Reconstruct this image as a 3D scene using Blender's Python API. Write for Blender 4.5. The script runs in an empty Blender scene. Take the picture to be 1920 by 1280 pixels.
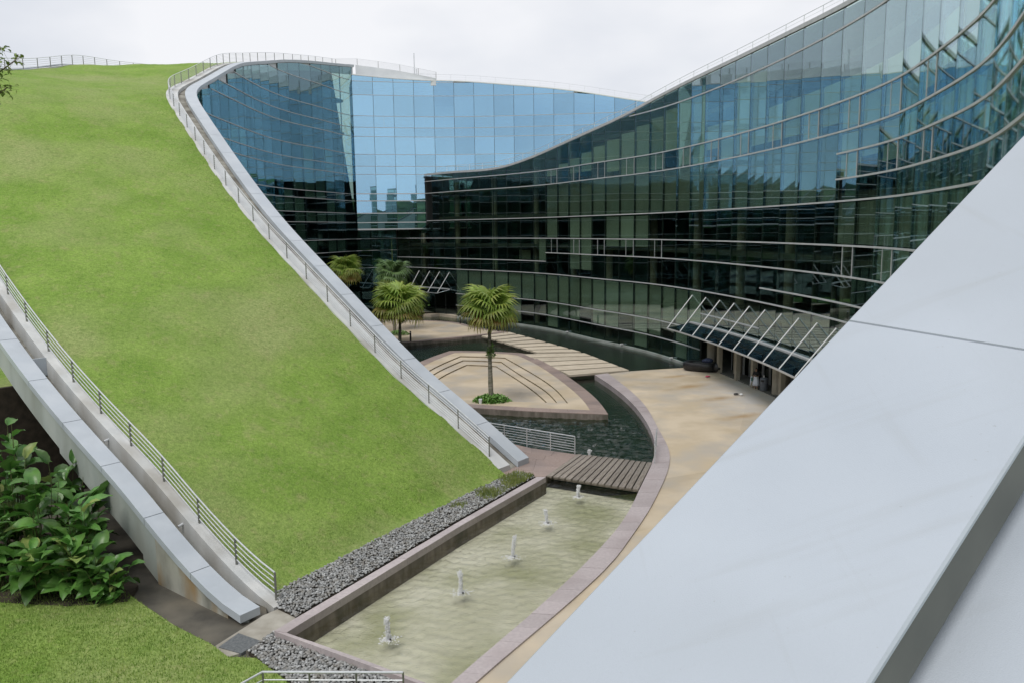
import bpy, bmesh, math, random
import numpy as np
from mathutils import Matrix, Vector
random.seed(7); rng = np.random.default_rng(7)
R = math.radians
scene = bpy.context.scene
COL = scene.collection
# ------------------------------------------------------------------ camera, sky, sun, exposure
cam_d = bpy.data.cameras.new('camera'); cam = bpy.data.objects.new('camera', cam_d); COL.objects.link(cam)
cam_d.sensor_width = 36.0; cam_d.lens = 1470.0/1920*36; cam_d.clip_end = 3000; cam_d.clip_start = 0.05
CAM_Z = 12.4; PITCH = R(-8.13); ROLL = R(0.7)
fw = Vector((0, math.cos(PITCH), math.sin(PITCH))); rt = Vector((1, 0, 0)); up = rt.cross(fw)
r2 = rt*math.cos(ROLL) - up*math.sin(ROLL); u2 = rt*math.sin(ROLL) + up*math.cos(ROLL)
M = Matrix((r2, u2, -fw)).transposed().to_4x4(); M.translation = (0, 0, CAM_Z); cam.matrix_world = M
scene.camera = cam
SUN_EL, SUN_AZ = R(58), R(205)          # soft light from behind the camera, high up
world = bpy.data.worlds.new('World'); scene.world = world; world.use_nodes = True
wn, wl = world.node_tree.nodes, world.node_tree.links; wn.clear()
out = wn.new('ShaderNodeOutputWorld'); bg = wn.new('ShaderNodeBackground'); bg.inputs['Strength'].default_value = 0.1
sky = wn.new('ShaderNodeTexSky'); sky.sky_type = 'NISHITA'; sky.sun_disc = False
sky.sun_elevation = SUN_EL; sky.sun_rotation = SUN_AZ; sky.air_density = 1.0; sky.dust_density = 2.0
tc = wn.new('ShaderNodeTexCoord'); mp = wn.new('ShaderNodeMapping'); mp.inputs['Scale'].default_value = (1, 1, 2.2)
n1 = wn.new('ShaderNodeTexNoise'); n1.inputs['Scale'].default_value = 2.1; n1.inputs['Detail'].default_value = 5; n1.inputs['Roughness'].default_value = 0.45
cr = wn.new('ShaderNodeValToRGB'); cr.color_ramp.elements[0].position = 0.38; cr.color_ramp.elements[1].position = 0.56
cr.color_ramp.elements[0].color = (6.3, 6.6, 7.2, 1); cr.color_ramp.elements[1].color = (8.3, 8.35, 8.6, 1)
mx = wn.new('ShaderNodeMixRGB'); mx.inputs['Fac'].default_value = 0.94
wl.new(tc.outputs['Generated'], mp.inputs['Vector']); wl.new(mp.outputs['Vector'], n1.inputs['Vector'])
wl.new(n1.outputs['Fac'], cr.inputs['Fac']); wl.new(sky.outputs['Color'], mx.inputs['Color1']); wl.new(cr.outputs['Color'], mx.inputs['Color2'])
wl.new(mx.outputs['Color'], bg.inputs['Color']); wl.new(bg.outputs['Background'], out.inputs['Surface'])
sd = bpy.data.lights.new('sun', 'SUN'); sd.energy = 1.5; sd.angle = R(25); sd.color = (1.0, 0.96, 0.9)
so = bpy.data.objects.new('sun', sd); COL.objects.link(so)
so.rotation_euler = Vector((-math.sin(SUN_AZ)*math.cos(SUN_EL), -math.cos(SUN_AZ)*math.cos(SUN_EL), -math.sin(SUN_EL))).to_track_quat('-Z', 'Y').to_euler()
so.location = (0, -20, 80)
vs = scene.view_settings; vs.view_transform = 'Standard'; vs.look = 'None'; vs.exposure = 0.2; vs.gamma = 1.0; vs.use_curve_mapping = False
scene.render.engine = 'CYCLES'
scene.cycles.max_bounces = 8; scene.cycles.transparent_max_bounces = 12; scene.cycles.caustics_reflective = False; scene.cycles.caustics_refractive = False

# ------------------------------------------------------------------ helpers
def tag(o, label, cat, group=None):
    o['label'] = label; o['category'] = cat
    if group: o['group'] = group
    return o
def empty(name, loc=(0, 0, 0), rz=0.0, parent=None):
    o = bpy.data.objects.new(name, None); COL.objects.link(o); o.location = loc; o.rotation_euler = (0, 0, rz)
    o.empty_display_size = 0.2
    if parent: o.parent = parent
    return o
def mesh(v, f, mat=None, smooth=False, name='mesh'):
    me = bpy.data.meshes.new(name); me.from_pydata([tuple(map(float, p)) for p in v], [], f); me.update()
    if smooth: me.polygons.foreach_set('use_smooth', [True]*len(me.polygons))
    if mat: me.materials.append(mat)
    return me
def link(name, me, parent=None, M=None):
    o = bpy.data.objects.new(name, me); COL.objects.link(o)
    if parent: o.parent = parent
    if M is not None: o.matrix_local = M
    return o
def obj(name, v, f, mat, parent=None, smooth=False, M=None):
    return link(name, mesh(v, f, mat, smooth, name), parent, M)
def struct(o): o['kind'] = 'structure'; return o
def stuff(o): o['kind'] = 'stuff'; return o
class MB:
    def __init__(s): s.v, s.f = [], []
    def add(s, v, f):
        n = len(s.v); s.v += [tuple(map(float, p)) for p in v]; s.f += [tuple(i+n for i in q) for q in f]; return s
    def box(s, c, size, M=None):
        x, y, z = [k/2 for k in size]
        v = [Vector((sx*x, sy*y, sz*z)) for sx in (-1, 1) for sy in (-1, 1) for sz in (-1, 1)]
        if M: v = [M @ p for p in v]
        v = [p+Vector(c) for p in v]
        return s.add(v, [(0, 1, 3, 2), (4, 6, 7, 5), (0, 4, 5, 1), (2, 3, 7, 6), (0, 2, 6, 4), (1, 5, 7, 3)])
    def tube(s, a, b, r, n=6, r2=None, cap=True):
        a, b = Vector(a), Vector(b); d = (b-a); L = d.length
        if L < 1e-6: return s
        q = d.to_track_quat('Z', 'Y').to_matrix(); r2 = r if r2 is None else r2
        v = []
        for k in range(n):
            t = 2*math.pi*k/n; e = q @ Vector((math.cos(t), math.sin(t), 0)); v += [a+e*r, b+e*r2]
        f = [(2*k, (2*k+2) % (2*n), (2*k+3) % (2*n), 2*k+1) for k in range(n)]
        if cap: f += [tuple(2*k for k in range(n))[::-1], tuple(2*k+1 for k in range(n))]
        return s.add(v, f)
    def path(s, pts, r, n=6):
        pts = [Vector(p) for p in pts]; v = []; m = len(pts)
        rr = r if hasattr(r, '__len__') else [r]*m
        for i, p in enumerate(pts):
            d = pts[min(i+1, m-1)]-pts[max(i-1, 0)]; q = d.to_track_quat('Z', 'Y').to_matrix()
            for k in range(n):
                t = 2*math.pi*k/n; v.append(p+q @ Vector((math.cos(t)*rr[i], math.sin(t)*rr[i], 0)))
        f = [(i*n+k, i*n+(k+1) % n, (i+1)*n+(k+1) % n, (i+1)*n+k) for i in range(m-1) for k in range(n)]
        f += [tuple(range(n))[::-1], tuple((m-1)*n+k for k in range(n))]
        return s.add(v, f)
    def prism(s, poly, z0, z1):
        n = len(poly); v = [(p[0], p[1], z0) for p in poly]+[(p[0], p[1], z1) for p in poly]
        a = sum(poly[i][0]*poly[(i+1) % n][1]-poly[(i+1) % n][0]*poly[i][1] for i in range(n))
        t = tuple(range(n, 2*n)); b = tuple(range(n))[::-1]; sd = [(i, (i+1) % n, n+(i+1) % n, n+i) for i in range(n)]
        if a < 0: t, b, sd = t[::-1], b[::-1], [q[::-1] for q in sd]
        return s.add(v, [t, b]+sd)
    def build(s, name, mat, parent=None, smooth=False, M=None): return obj(name, s.v, s.f, mat, parent, smooth, M)
def sweep(rows):
    """rows: list of cross-sections (each a list of 3-D points, closed loop)"""
    n = len(rows[0]); v = [p for r in rows for p in r]; f = []
    for i in range(len(rows)-1):
        for k in range(n): f.append((i*n+k, i*n+(k+1) % n, (i+1)*n+(k+1) % n, (i+1)*n+k))
    f += [tuple(range(n))[::-1], tuple((len(rows)-1)*n+k for k in range(n))]
    return v, f
def strip(rows):
    n = len(rows[0]); v = [p for r in rows for p in r]
    return v, [(i*n+k, i*n+k+1, (i+1)*n+k+1, (i+1)*n+k) for i in range(len(rows)-1) for k in range(n-1)]
def cubic(t, y):
    t, y = np.asarray(t, float), np.asarray(y, float); n = len(t); h = np.diff(t); A = np.zeros((n, n)); r = np.zeros(n); A[0, 0] = A[-1, -1] = 1
    for i in range(1, n-1):
        A[i, i-1] = h[i-1]; A[i, i] = 2*(h[i-1]+h[i]); A[i, i+1] = h[i]; r[i] = 3*((y[i+1]-y[i])/h[i]-(y[i]-y[i-1])/h[i-1])
    c = np.linalg.solve(A, r)
    def f(x):
        x = np.asarray(x, float); i = np.clip(np.searchsorted(t, x)-1, 0, n-2)
        b = (y[i+1]-y[i])/h[i]-h[i]*(2*c[i]+c[i+1])/3; d = (c[i+1]-c[i])/(3*h[i]); u = np.clip(x, t[0], t[-1])-t[i]
        sl0 = (y[1]-y[0])/h[0]-h[0]*(2*c[0]+c[1])/3; sl1 = b+2*c[i]*u+3*d*u*u
        return y[i]+b*u+c[i]*u*u+d*u**3+np.minimum(x-t[0], 0)*sl0+np.maximum(x-t[-1], 0)*sl1
    return f
class Curve:
    """smooth plan curve, addressed by arc length; runs straight on past both ends"""
    def __init__(s, pts):
        p = np.array(pts, float); t = np.r_[0, np.cumsum(np.hypot(*np.diff(p, axis=0).T))]
        u = np.linspace(0, t[-1], 1500); s.q = np.c_[cubic(t, p[:, 0])(u), cubic(t, p[:, 1])(u)]
        s.S = np.r_[0, np.cumsum(np.hypot(*np.diff(s.q, axis=0).T))]; s.L = s.S[-1]
        s.t0 = (s.q[5]-s.q[0])/np.linalg.norm(s.q[5]-s.q[0]); s.t1 = (s.q[-1]-s.q[-6])/np.linalg.norm(s.q[-1]-s.q[-6])
    def at(s, v):
        c = min(max(v, 0), s.L); p = np.array([np.interp(c, s.S, s.q[:, 0]), np.interp(c, s.S, s.q[:, 1])])
        return p+s.t0*min(v, 0)+s.t1*max(v-s.L, 0)
    def tan(s, v):
        a = s.at(v+.3)-s.at(v-.3); return a/np.linalg.norm(a)
    def off(s, v, d, z=None):
        """point at arc length v moved d to the LEFT of travel"""
        t = s.tan(v); p = s.at(v)+np.array([-t[1], t[0]])*d
        return (p[0], p[1]) if z is None else (p[0], p[1], float(z))

# ------------------------------------------------------------------ materials
def newmat(name):
    m = bpy.data.materials.new(name); m.use_nodes = True; n = m.node_tree.nodes; n.clear()
    o = n.new('ShaderNodeOutputMaterial'); return m, n, m.node_tree.links, o
def mat(name, c1, c2=None, scale=3.0, rough=0.6, metal=0.0, bump=0.0, bscale=None, detail=6, spec=0.5, c3=None, scale3=0.4, lo=.35, hi=.65, rnd=0.0, coord='Object', stretch=None, dist=0.02, trl=0.0):
    m, n, l, o = newmat(name); b = n.new('ShaderNodeBsdfPrincipled'); l.new(b.outputs[0], o.inputs[0])
    b.inputs['Roughness'].default_value = rough; b.inputs['Metallic'].default_value = metal; b.inputs['Specular IOR Level'].default_value = spec
    c2 = c2 or c1; tcn = n.new('ShaderNodeTexCoord'); vec = tcn.outputs['Object']
    if coord == 'World':
        g = n.new('ShaderNodeNewGeometry'); vec = g.outputs['Position']
    if stretch:
        mpn = n.new('ShaderNodeMapping'); mpn.inputs['Scale'].default_value = stretch; l.new(vec, mpn.inputs['Vector']); vec = mpn.outputs[0]
    nz = n.new('ShaderNodeTexNoise'); nz.inputs['Scale'].default_value = scale; nz.inputs['Detail'].default_value = detail; l.new(vec, nz.inputs['Vector'])
    r = n.new('ShaderNodeValToRGB'); r.color_ramp.elements[0].position = lo; r.color_ramp.elements[1].position = hi
    r.color_ramp.elements[0].color = (*c1, 1); r.color_ramp.elements[1].color = (*c2, 1); l.new(nz.outputs['Fac'], r.inputs['Fac']); col = r.outputs['Color']
    if c3:
        nz3 = n.new('ShaderNodeTexNoise'); nz3.inputs['Scale'].default_value = scale3; nz3.inputs['Detail'].default_value = 5; l.new(vec, nz3.inputs['Vector'])
        r3 = n.new('ShaderNodeValToRGB'); r3.color_ramp.elements[0].position = .45; r3.color_ramp.elements[1].position = .68; l.new(nz3.outputs['Fac'], r3.inputs['Fac'])
        mxn = n.new('ShaderNodeMixRGB'); l.new(r3.outputs['Color'], mxn.inputs['Fac']); l.new(col, mxn.inputs['Color1']); mxn.inputs['Color2'].default_value = (*c3, 1); col = mxn.outputs['Color']
    if rnd:
        oi = n.new('ShaderNodeObjectInfo'); h = n.new('ShaderNodeHueSaturation'); mr = n.new('ShaderNodeMapRange')
        mr.inputs['To Min'].default_value = 1-rnd; mr.inputs['To Max'].default_value = 1+rnd; l.new(oi.outputs['Random'], mr.inputs['Value']); l.new(mr.outputs[0], h.inputs['Value']); l.new(col, h.inputs['Color']); col = h.outputs['Color']
    l.new(col, b.inputs['Base Color'])
    if trl:
        tl = n.new('ShaderNodeBsdfTranslucent'); l.new(col, tl.inputs['Color']); ms = n.new('ShaderNodeMixShader'); ms.inputs[0].default_value = trl; l.new(b.outputs[0], ms.inputs[1]); l.new(tl.outputs[0], ms.inputs[2]); l.new(ms.outputs[0], o.inputs[0])
    if bump:
        nb = n.new('ShaderNodeTexNoise'); nb.inputs['Scale'].default_value = bscale or scale*4; nb.inputs['Detail'].default_value = 5; l.new(vec, nb.inputs['Vector'])
        bp = n.new('ShaderNodeBump'); bp.inputs['Strength'].default_value = bump; bp.inputs['Distance'].default_value = dist; l.new(nb.outputs['Fac'], bp.inputs['Height']); l.new(bp.outputs[0], b.inputs['Normal'])
    return m
def glassmat(name, refl, trans, graze=(.75, .85, .95), wob=0.25, rnd=.12, wscale=.35, pw=2.2):
    """coated facade glass: tinted mirror laid over tinted see-through"""
    m, n, l, o = newmat(name)
    lw = n.new('ShaderNodeLayerWeight'); lw.inputs['Blend'].default_value = 0.35
    mxc = n.new('ShaderNodeMixRGB'); mxc.inputs['Color1'].default_value = (*refl, 1); mxc.inputs['Color2'].default_value = (*graze, 1)
    pwn = n.new('ShaderNodeMath'); pwn.operation = 'POWER'; pwn.inputs[1].default_value = pw; l.new(lw.outputs['Facing'], pwn.inputs[0]); l.new(pwn.outputs[0], mxc.inputs['Fac'])
    oi = n.new('ShaderNodeObjectInfo'); mr = n.new('ShaderNodeMapRange'); mr.inputs['To Min'].default_value = 1-rnd; mr.inputs['To Max'].default_value = 1+rnd*.5; l.new(oi.outputs['Random'], mr.inputs['Value'])
    h = n.new('ShaderNodeHueSaturation'); l.new(mr.outputs[0], h.inputs['Value']); l.new(mxc.outputs[0], h.inputs['Color'])
    g = n.new('ShaderNodeBsdfGlossy'); g.inputs['Roughness'].default_value = 0.012; l.new(h.outputs[0], g.inputs['Color'])
    t = n.new('ShaderNodeBsdfTransparent'); t.inputs['Color'].default_value = (*trans, 1)
    ge = n.new('ShaderNodeNewGeometry'); nz = n.new('ShaderNodeTexNoise'); nz.inputs['Scale'].default_value = wscale; nz.inputs['Detail'].default_value = 2; l.new(ge.outputs['Position'], nz.inputs['Vector'])
    bp = n.new('ShaderNodeBump'); bp.inputs['Strength'].default_value = wob; bp.inputs['Distance'].default_value = 0.05; l.new(nz.outputs['Fac'], bp.inputs['Height']); l.new(bp.outputs[0], g.inputs['Normal'])
    a = n.new('ShaderNodeAddShader'); l.new(g.outputs[0], a.inputs[0]); l.new(t.outputs[0], a.inputs[1]); l.new(a.outputs[0], o.inputs[0]); return m
def watermat(name, tint, wob, scale):
    m, n, l, o = newmat(name); fr = n.new('ShaderNodeFresnel'); fr.inputs['IOR'].default_value = 1.40
    g = n.new('ShaderNodeBsdfGlossy'); g.inputs['Roughness'].default_value = 0.03
    t = n.new('ShaderNodeBsdfTransparent'); t.inputs['Color'].default_value = (*tint, 1)
    ge = n.new('ShaderNodeNewGeometry'); nz = n.new('ShaderNodeTexNoise'); nz.inputs['Scale'].default_value = scale; nz.inputs['Detail'].default_value = 4; l.new(ge.outputs['Position'], nz.inputs['Vector'])
    bp = n.new('ShaderNodeBump'); bp.inputs['Strength'].default_value = wob; bp.inputs['Distance'].default_value = 0.05; l.new(nz.outputs['Fac'], bp.inputs['Height'])
    l.new(bp.outputs[0], g.inputs['Normal']); l.new(bp.outputs[0], fr.inputs['Normal'])
    x = n.new('ShaderNodeMixShader'); l.new(fr.outputs[0], x.inputs[0]); l.new(t.outputs[0], x.inputs[1]); l.new(g.outputs[0], x.inputs[2]); l.new(x.outputs[0], o.inputs[0]); return m

def grassmat(name):
    m = mat(name, (.185, .31, .05), (.30, .43, .095), scale=.42, rough=.85, bump=.9, bscale=14, spec=.08, c3=(.35, .40, .16), scale3=.13, coord='World', dist=.06, detail=10, lo=.3, hi=.7)
    n, l = m.node_tree.nodes, m.node_tree.links; b = [q for q in n if q.type == 'BSDF_PRINCIPLED'][0]; col = b.inputs['Base Color'].links[0].from_socket; ge = n.new('ShaderNodeNewGeometry')
    for sc, lo, hi, a, e in ((.6, .55, .70, (.40, .38, .19, 1), .5), (2.2, .53, .68, (.38, .36, .17, 1), .55), (3.6, .52, .70, (.07, .14, .022, 1), .5), (7.5, .35, .7, (.055, .12, .018, 1), .55), (17.0, .5, .8, (.34, .44, .15, 1), .65)):
        nz = n.new('ShaderNodeTexNoise'); nz.inputs['Scale'].default_value = sc; nz.inputs['Detail'].default_value = 6; nz.inputs['Roughness'].default_value = .7; l.new(ge.outputs['Position'], nz.inputs['Vector'])
        mr = n.new('ShaderNodeMapRange'); mr.inputs['From Min'].default_value = lo; mr.inputs['From Max'].default_value = hi; mr.inputs['To Max'].default_value = e
        if sc == 7.5: mr.inputs['To Min'].default_value = e; mr.inputs['To Max'].default_value = 0
        l.new(nz.outputs['Fac'], mr.inputs['Value']); x = n.new('ShaderNodeMixRGB'); l.new(mr.outputs[0], x.inputs['Fac']); l.new(col, x.inputs['Color1']); x.inputs['Color2'].default_value = a; col = x.outputs[0]
    l.new(col, b.inputs['Base Color']); return m
GRASS = grassmat('grass')
BLADE = mat('grass_blade', (.15, .27, .04), (.32, .42, .11), scale=2.5, rough=.7, spec=.15, coord='World')
COPING = mat('white_coping', (.43, .475, .52), (.475, .515, .555), scale=.8, rough=.42, bump=.15, bscale=220, c3=(.405, .445, .485), scale3=.7, dist=.002)
FASCIA_SHADE = mat('shaded_stained_fascia', (.085, .09, .078), (.12, .125, .108), scale=2, rough=.5)  # turned-down face of the white coping: its shade and stain put into the colour
CONC = mat('light_concrete', (.52, .54, .54), (.62, .63, .62), scale=1.2, rough=.8, bump=.2, bscale=30, c3=(.40, .39, .36), scale3=.5, stretch=(1, 1, .35), coord='World')
CONCG = mat('grey_green_concrete', (.33, .37, .355), (.41, .44, .42), scale=.9, rough=.85, bump=.2, bscale=25, c3=(.27, .29, .26), scale3=.6, stretch=(1, 1, .4), coord='World')
CONCST = mat('stained_concrete', (.20, .20, .17), (.40, .40, .35), scale=1.1, rough=.85, bump=.2, bscale=25, c3=(.30, .20, .09), scale3=.8, stretch=(1, 1, .5), coord='World')
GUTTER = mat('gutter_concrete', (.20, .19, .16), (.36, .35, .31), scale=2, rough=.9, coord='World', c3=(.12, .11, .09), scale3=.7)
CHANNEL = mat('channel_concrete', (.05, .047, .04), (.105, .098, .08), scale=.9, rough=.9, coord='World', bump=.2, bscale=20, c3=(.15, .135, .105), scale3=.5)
LANDING = mat('landing_concrete', (.30, .28, .235), (.42, .40, .35), scale=1.6, rough=.9, coord='World', bump=.2, bscale=20, c3=(.24, .22, .18), scale3=.6)
STEEL = mat('brushed_steel', (.60, .62, .64), (.70, .72, .74), scale=6, rough=.38, metal=.55)
STEELD = mat('dark_steel_post', (.20, .20, .19), (.27, .27, .25), scale=6, rough=.45, metal=.6)
ALU = mat('aluminium_fin', (.42, .44, .45), (.50, .52, .53), scale=2, rough=.5, metal=.0)
MULL = mat('dark_mullion', (.03, .035, .035), (.045, .05, .05), scale=3, rough=.5)
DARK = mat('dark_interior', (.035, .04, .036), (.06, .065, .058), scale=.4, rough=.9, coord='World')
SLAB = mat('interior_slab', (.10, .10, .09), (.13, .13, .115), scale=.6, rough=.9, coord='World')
COLUMN = mat('concrete_column', (.30, .27, .215), (.39, .355, .29), scale=1.6, rough=.85, bump=.2, bscale=20)
BLIND = mat('green_grey_blind', (.50, .545, .485), (.58, .62, .555), scale=.6, rough=.9, rnd=.2)
SPAND = mat('grey_spandrel', (.31, .335, .30), (.37, .395, .355), scale=.8, rough=.9, rnd=.1)
BLINDK = mat('olive_blind', (.50, .54, .41), (.58, .62, .48), scale=.6, rough=.9, rnd=.2)
WHITEW = mat('white_wall', (.58, .61, .64), (.66, .69, .71), scale=.6, rough=.7, coord='World')
GL_R = glassmat('courtyard_glass', (.085, .105, .112), (.58, .64, .59), graze=(.62, .75, .85), wob=.02, pw=2.0)
GL_B = glassmat('blue_glass', (.285, .45, .575), (.28, .36, .38), wob=.02, rnd=.10)
GL_L = glassmat('deep_blue_glass', (.11, .16, .185), (.45, .54, .50), graze=(.42, .50, .545), wob=.03)
GL_C = glassmat('canopy_glass', (.02, .025, .026), (.28, .33, .33), graze=(.11, .13, .135), wob=.0)
PAVE = mat('aggregate_paving', (.50, .415, .295), (.60, .51, .385), scale=.35, rough=.85, bump=.25, bscale=60, c3=(.43, .39, .335), scale3=.3, coord='World', dist=.01, detail=12, lo=.4, hi=.6)
GRAN = mat('pink_granite', (.285, .215, .185), (.345, .27, .24), scale=9, rough=.6, bump=.1, bscale=60, coord='World', rnd=.10, c3=(.25, .20, .185), scale3=.5)
GRANP = mat('pale_granite', (.40, .355, .36), (.47, .42, .42), scale=9, rough=.6, bump=.1, bscale=60, coord='World', rnd=.07, c3=(.36, .31, .31), scale3=.5)
GRANW = mat('weathered_granite_face', (.145, .125, .10), (.24, .21, .18), scale=4, rough=.7, coord='World', stretch=(1, 1, .3), c3=(.09, .085, .065), scale3=1.2)
SLABP = mat('stepping_slab', (.52, .45, .35), (.61, .54, .43), scale=1.2, rough=.85, bump=.2, bscale=60, rnd=.08, coord='World')
RISER = mat('step_riser', (.15, .12, .07), (.30, .25, .17), scale=1.2, rough=.9, coord='World')
WOOD = mat('weathered_timber', (.17, .145, .12), (.32, .285, .245), scale=2.2, rough=.85, bump=.4, bscale=14, rnd=.16, stretch=(1, 9, 9), c3=(.23, .205, .18), scale3=.9)
PEB = mat('river_pebble', (.19, .20, .205), (.36, .375, .375), scale=1.3, rough=.55, rnd=.42, coord='World')
PEBJ = mat('pebble_heap', (.085, .09, .09), (.48, .49, .49), scale=9, rough=.55, coord='World', detail=1, lo=.32, hi=.7, c3=(.21, .20, .18), scale3=5)
SOIL = mat('dark_soil', (.028, .022, .015), (.055, .042, .03), scale=3, rough=.95, coord='World', bump=.5, bscale=12)
POOLF = mat('pool_floor', (.64, .63, .50), (.80, .785, .68), scale=.45, rough=.8, coord='World', c3=(.44, .45, .28), scale3=.33, detail=9)
PONDF = mat('pond_floor', (.022, .04, .026), (.04, .06, .038), scale=.5, rough=.9, coord='World')
W_POOL = watermat('pool_water', (.95, .955, .90), .8, 13)
W_POND = watermat('pond_water', (.50, .62, .50), .45, 8)
def foammat():
    m = mat('fountain_foam', (.93, .94, .95), (.97, .975, .98), scale=14, rough=.25); n, l = m.node_tree.nodes, m.node_tree.links
    b = [q for q in n if q.type == 'BSDF_PRINCIPLED'][0]; o = [q for q in n if q.type == 'OUTPUT_MATERIAL'][0]
    t = n.new('ShaderNodeBsdfTransparent'); tl = n.new('ShaderNodeBsdfTranslucent'); tl.inputs['Color'].default_value = (.95, .96, .97, 1)
    a = n.new('ShaderNodeMixShader'); a.inputs[0].default_value = .4; l.new(b.outputs[0], a.inputs[1]); l.new(tl.outputs[0], a.inputs[2])
    x = n.new('ShaderNodeMixShader'); x.inputs[0].default_value = .08; l.new(a.outputs[0], x.inputs[1]); l.new(t.outputs[0], x.inputs[2]); l.new(x.outputs[0], o.inputs[0]); return m
FOAM = foammat()
def weathered_coping():
    m = mat('weathered_white_coping', (.395, .44, .495), (.43, .475, .53), scale=.8, rough=.45, bump=.35, bscale=170, dist=.004, c3=(.385, .425, .47), scale3=.5, coord='World'); n, l = m.node_tree.nodes, m.node_tree.links
    b = [q for q in n if q.type == 'BSDF_PRINCIPLED'][0]; col = b.inputs['Base Color'].links[0].from_socket; ge = n.new('ShaderNodeNewGeometry')
    for rot, sc, lo, hi, e, c in ((.9, (.5, 7, .5), .60, .82, .35, (.30, .315, .31, 1)), (-.68, (9, .6, .6), .62, .85, .30, (.30, .31, .30, 1)), (0, (38, 38, 38), .70, .80, .45, (.25, .25, .23, 1))):
        mpn = n.new('ShaderNodeMapping'); mpn.inputs['Rotation'].default_value = (0, 0, rot); mpn.inputs['Scale'].default_value = sc; l.new(ge.outputs['Position'], mpn.inputs['Vector'])
        nz = n.new('ShaderNodeTexNoise'); nz.inputs['Scale'].default_value = 1.0; nz.inputs['Detail'].default_value = 5; l.new(mpn.outputs[0], nz.inputs['Vector'])
        mr = n.new('ShaderNodeMapRange'); mr.inputs['From Min'].default_value = lo; mr.inputs['From Max'].default_value = hi; mr.inputs['To Max'].default_value = e; l.new(nz.outputs['Fac'], mr.inputs['Value'])
        x = n.new('ShaderNodeMixRGB'); l.new(mr.outputs[0], x.inputs['Fac']); l.new(col, x.inputs['Color1']); x.inputs['Color2'].default_value = c; col = x.outputs[0]
    l.new(col, b.inputs['Base Color']); return m
COPN = weathered_coping()
LEAFP = mat('palm_leaf', (.23, .38, .06), (.39, .54, .12), scale=1.1, rough=.4, spec=.5, rnd=.22, trl=.38, c3=(.27, .29, .06), scale3=.9)
LEAFY = mat('palm_leaf_yellow', (.27, .30, .06), (.42, .40, .11), scale=1.2, rough=.45, rnd=.2, trl=.25, c3=(.30, .20, .06), scale3=1.2)
LEAFD = mat('palm_leaf_dark', (.09, .175, .055), (.16, .26, .09), scale=1.1, rough=.4, rnd=.25, trl=.2)
TRUNK = mat('palm_trunk', (.17, .155, .125), (.33, .31, .265), scale=3, rough=.9, bump=.6, bscale=12, stretch=(1, 1, 4), c3=(.12, .13, .07), scale3=1.2)
FIBRE = mat('palm_fibre', (.055, .04, .025), (.13, .09, .05), scale=8, rough=.95, bump=.8, bscale=20)
BROADL = mat('broad_leaf', (.05, .16, .03), (.125, .28, .058), scale=3, rough=.33, spec=.5, rnd=.42, trl=.25, c3=(.11, .22, .05), scale3=2)
BROADL2 = mat('broad_leaf_pale', (.18, .27, .07), (.30, .36, .11), scale=3, rough=.4, spec=.4, rnd=.3, trl=.25)
STEMM = mat('plant_stem', (.07, .10, .03), (.13, .14, .05), scale=4, rough=.7)
SHRUB = mat('shrub_leaf', (.085, .215, .03), (.19, .36, .07), scale=5, rough=.5, coord='World')
TREEL = mat('tree_leaf', (.15, .24, .05), (.28, .36, .09), scale=5, rough=.5, coord='World')
BARK = mat('bark', (.09, .07, .05), (.17, .14, .1), scale=6, rough=.9, bump=.5)
WOODS = mat('far_woods', (.018, .04, .012), (.07, .12, .035), scale=.12, rough=.9, coord='World', bump=1, bscale=.3, dist=2)
BLACKP = mat('black_vinyl', (.012, .012, .013), (.02, .02, .022), scale=4, rough=.38, bump=.1)
BLACKM = mat('black_metal', (.015, .015, .016), (.022, .022, .024), scale=4, rough=.5)
WHITEP = mat('white_plastic', (.75, .77, .78), scale=2, rough=.4)
BIN = mat('grey_bin_plastic', (.13, .145, .17), (.17, .185, .21), scale=5, rough=.5)

# ------------------------------------------------------------------ large setting: ground, hills
def disc(r, z, n=64): return [(r*math.cos(2*math.pi*k/n), 60+r*math.sin(2*math.pi*k/n), z) for k in range(n)], [tuple(range(n))]
v, f = disc(900, -1.25); struct(obj('ground', v, f, GRASS))
v = []; NA, NR = 160, 6
for j in range(NR):
    for i in range(NA):
        a = 2*math.pi*i/NA; e = math.sin(math.pi*j/(NR-1)) if j < NR-1 else 0
        hgt = (27+6*math.sin(3*a+1)+4*math.sin(7*a)+3.0*math.sin(23*a+2)+2.4*random.random())*e
        rad = 215+j*22; v.append((rad*math.cos(a), 60+rad*math.sin(a), -1.3+max(hgt, 0)))
f = [(j*NA+i, j*NA+(i+1) % NA, (j+1)*NA+(i+1) % NA, (j+1)*NA+i) for j in range(NR-1) for i in range(NA)]
struct(obj('wooded_hills', v, f, WOODS, smooth=True))

# ------------------------------------------------------------------ plan curves and rooflines of the three wings
RC = Curve([(-17.8, 124), (-12.8, 119.8), (-8, 114.3), (-1.9, 108), (4.2, 100.3), (9.7, 89), (13.4, 81.5), (16.3, 72.3), (18.4, 61), (19.4, 51.5), (19.6, 44.5), (19.2, 39.5), (18.2, 34.8), (16.4, 28.2), (13.8, 22), (11.2, 16.6)])
RZ = cubic([6.5, 15, 22.7, 29, 35, 42.5, 49, 54.5, 63, 70, 81.7, 89.7, 105, 125], [20.5, 20.45, 20.45, 21.2, 22.1, 22.95, 23.75, 24.6, 25.25, 25.35, 25.2, 24.9, 24.7, 24.6])
LC = Curve([(0.8, 40.7), (-9, 48.5), (-17.8, 57.3), (-23, 64), (-26.6, 69.5), (-28.7, 75), (-29.3, 81), (-29.4, 87), (-29.4, 96), (-28.2, 105), (-25.8, 113), (-22.7, 121.2), (-17.9, 124.2)])
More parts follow.
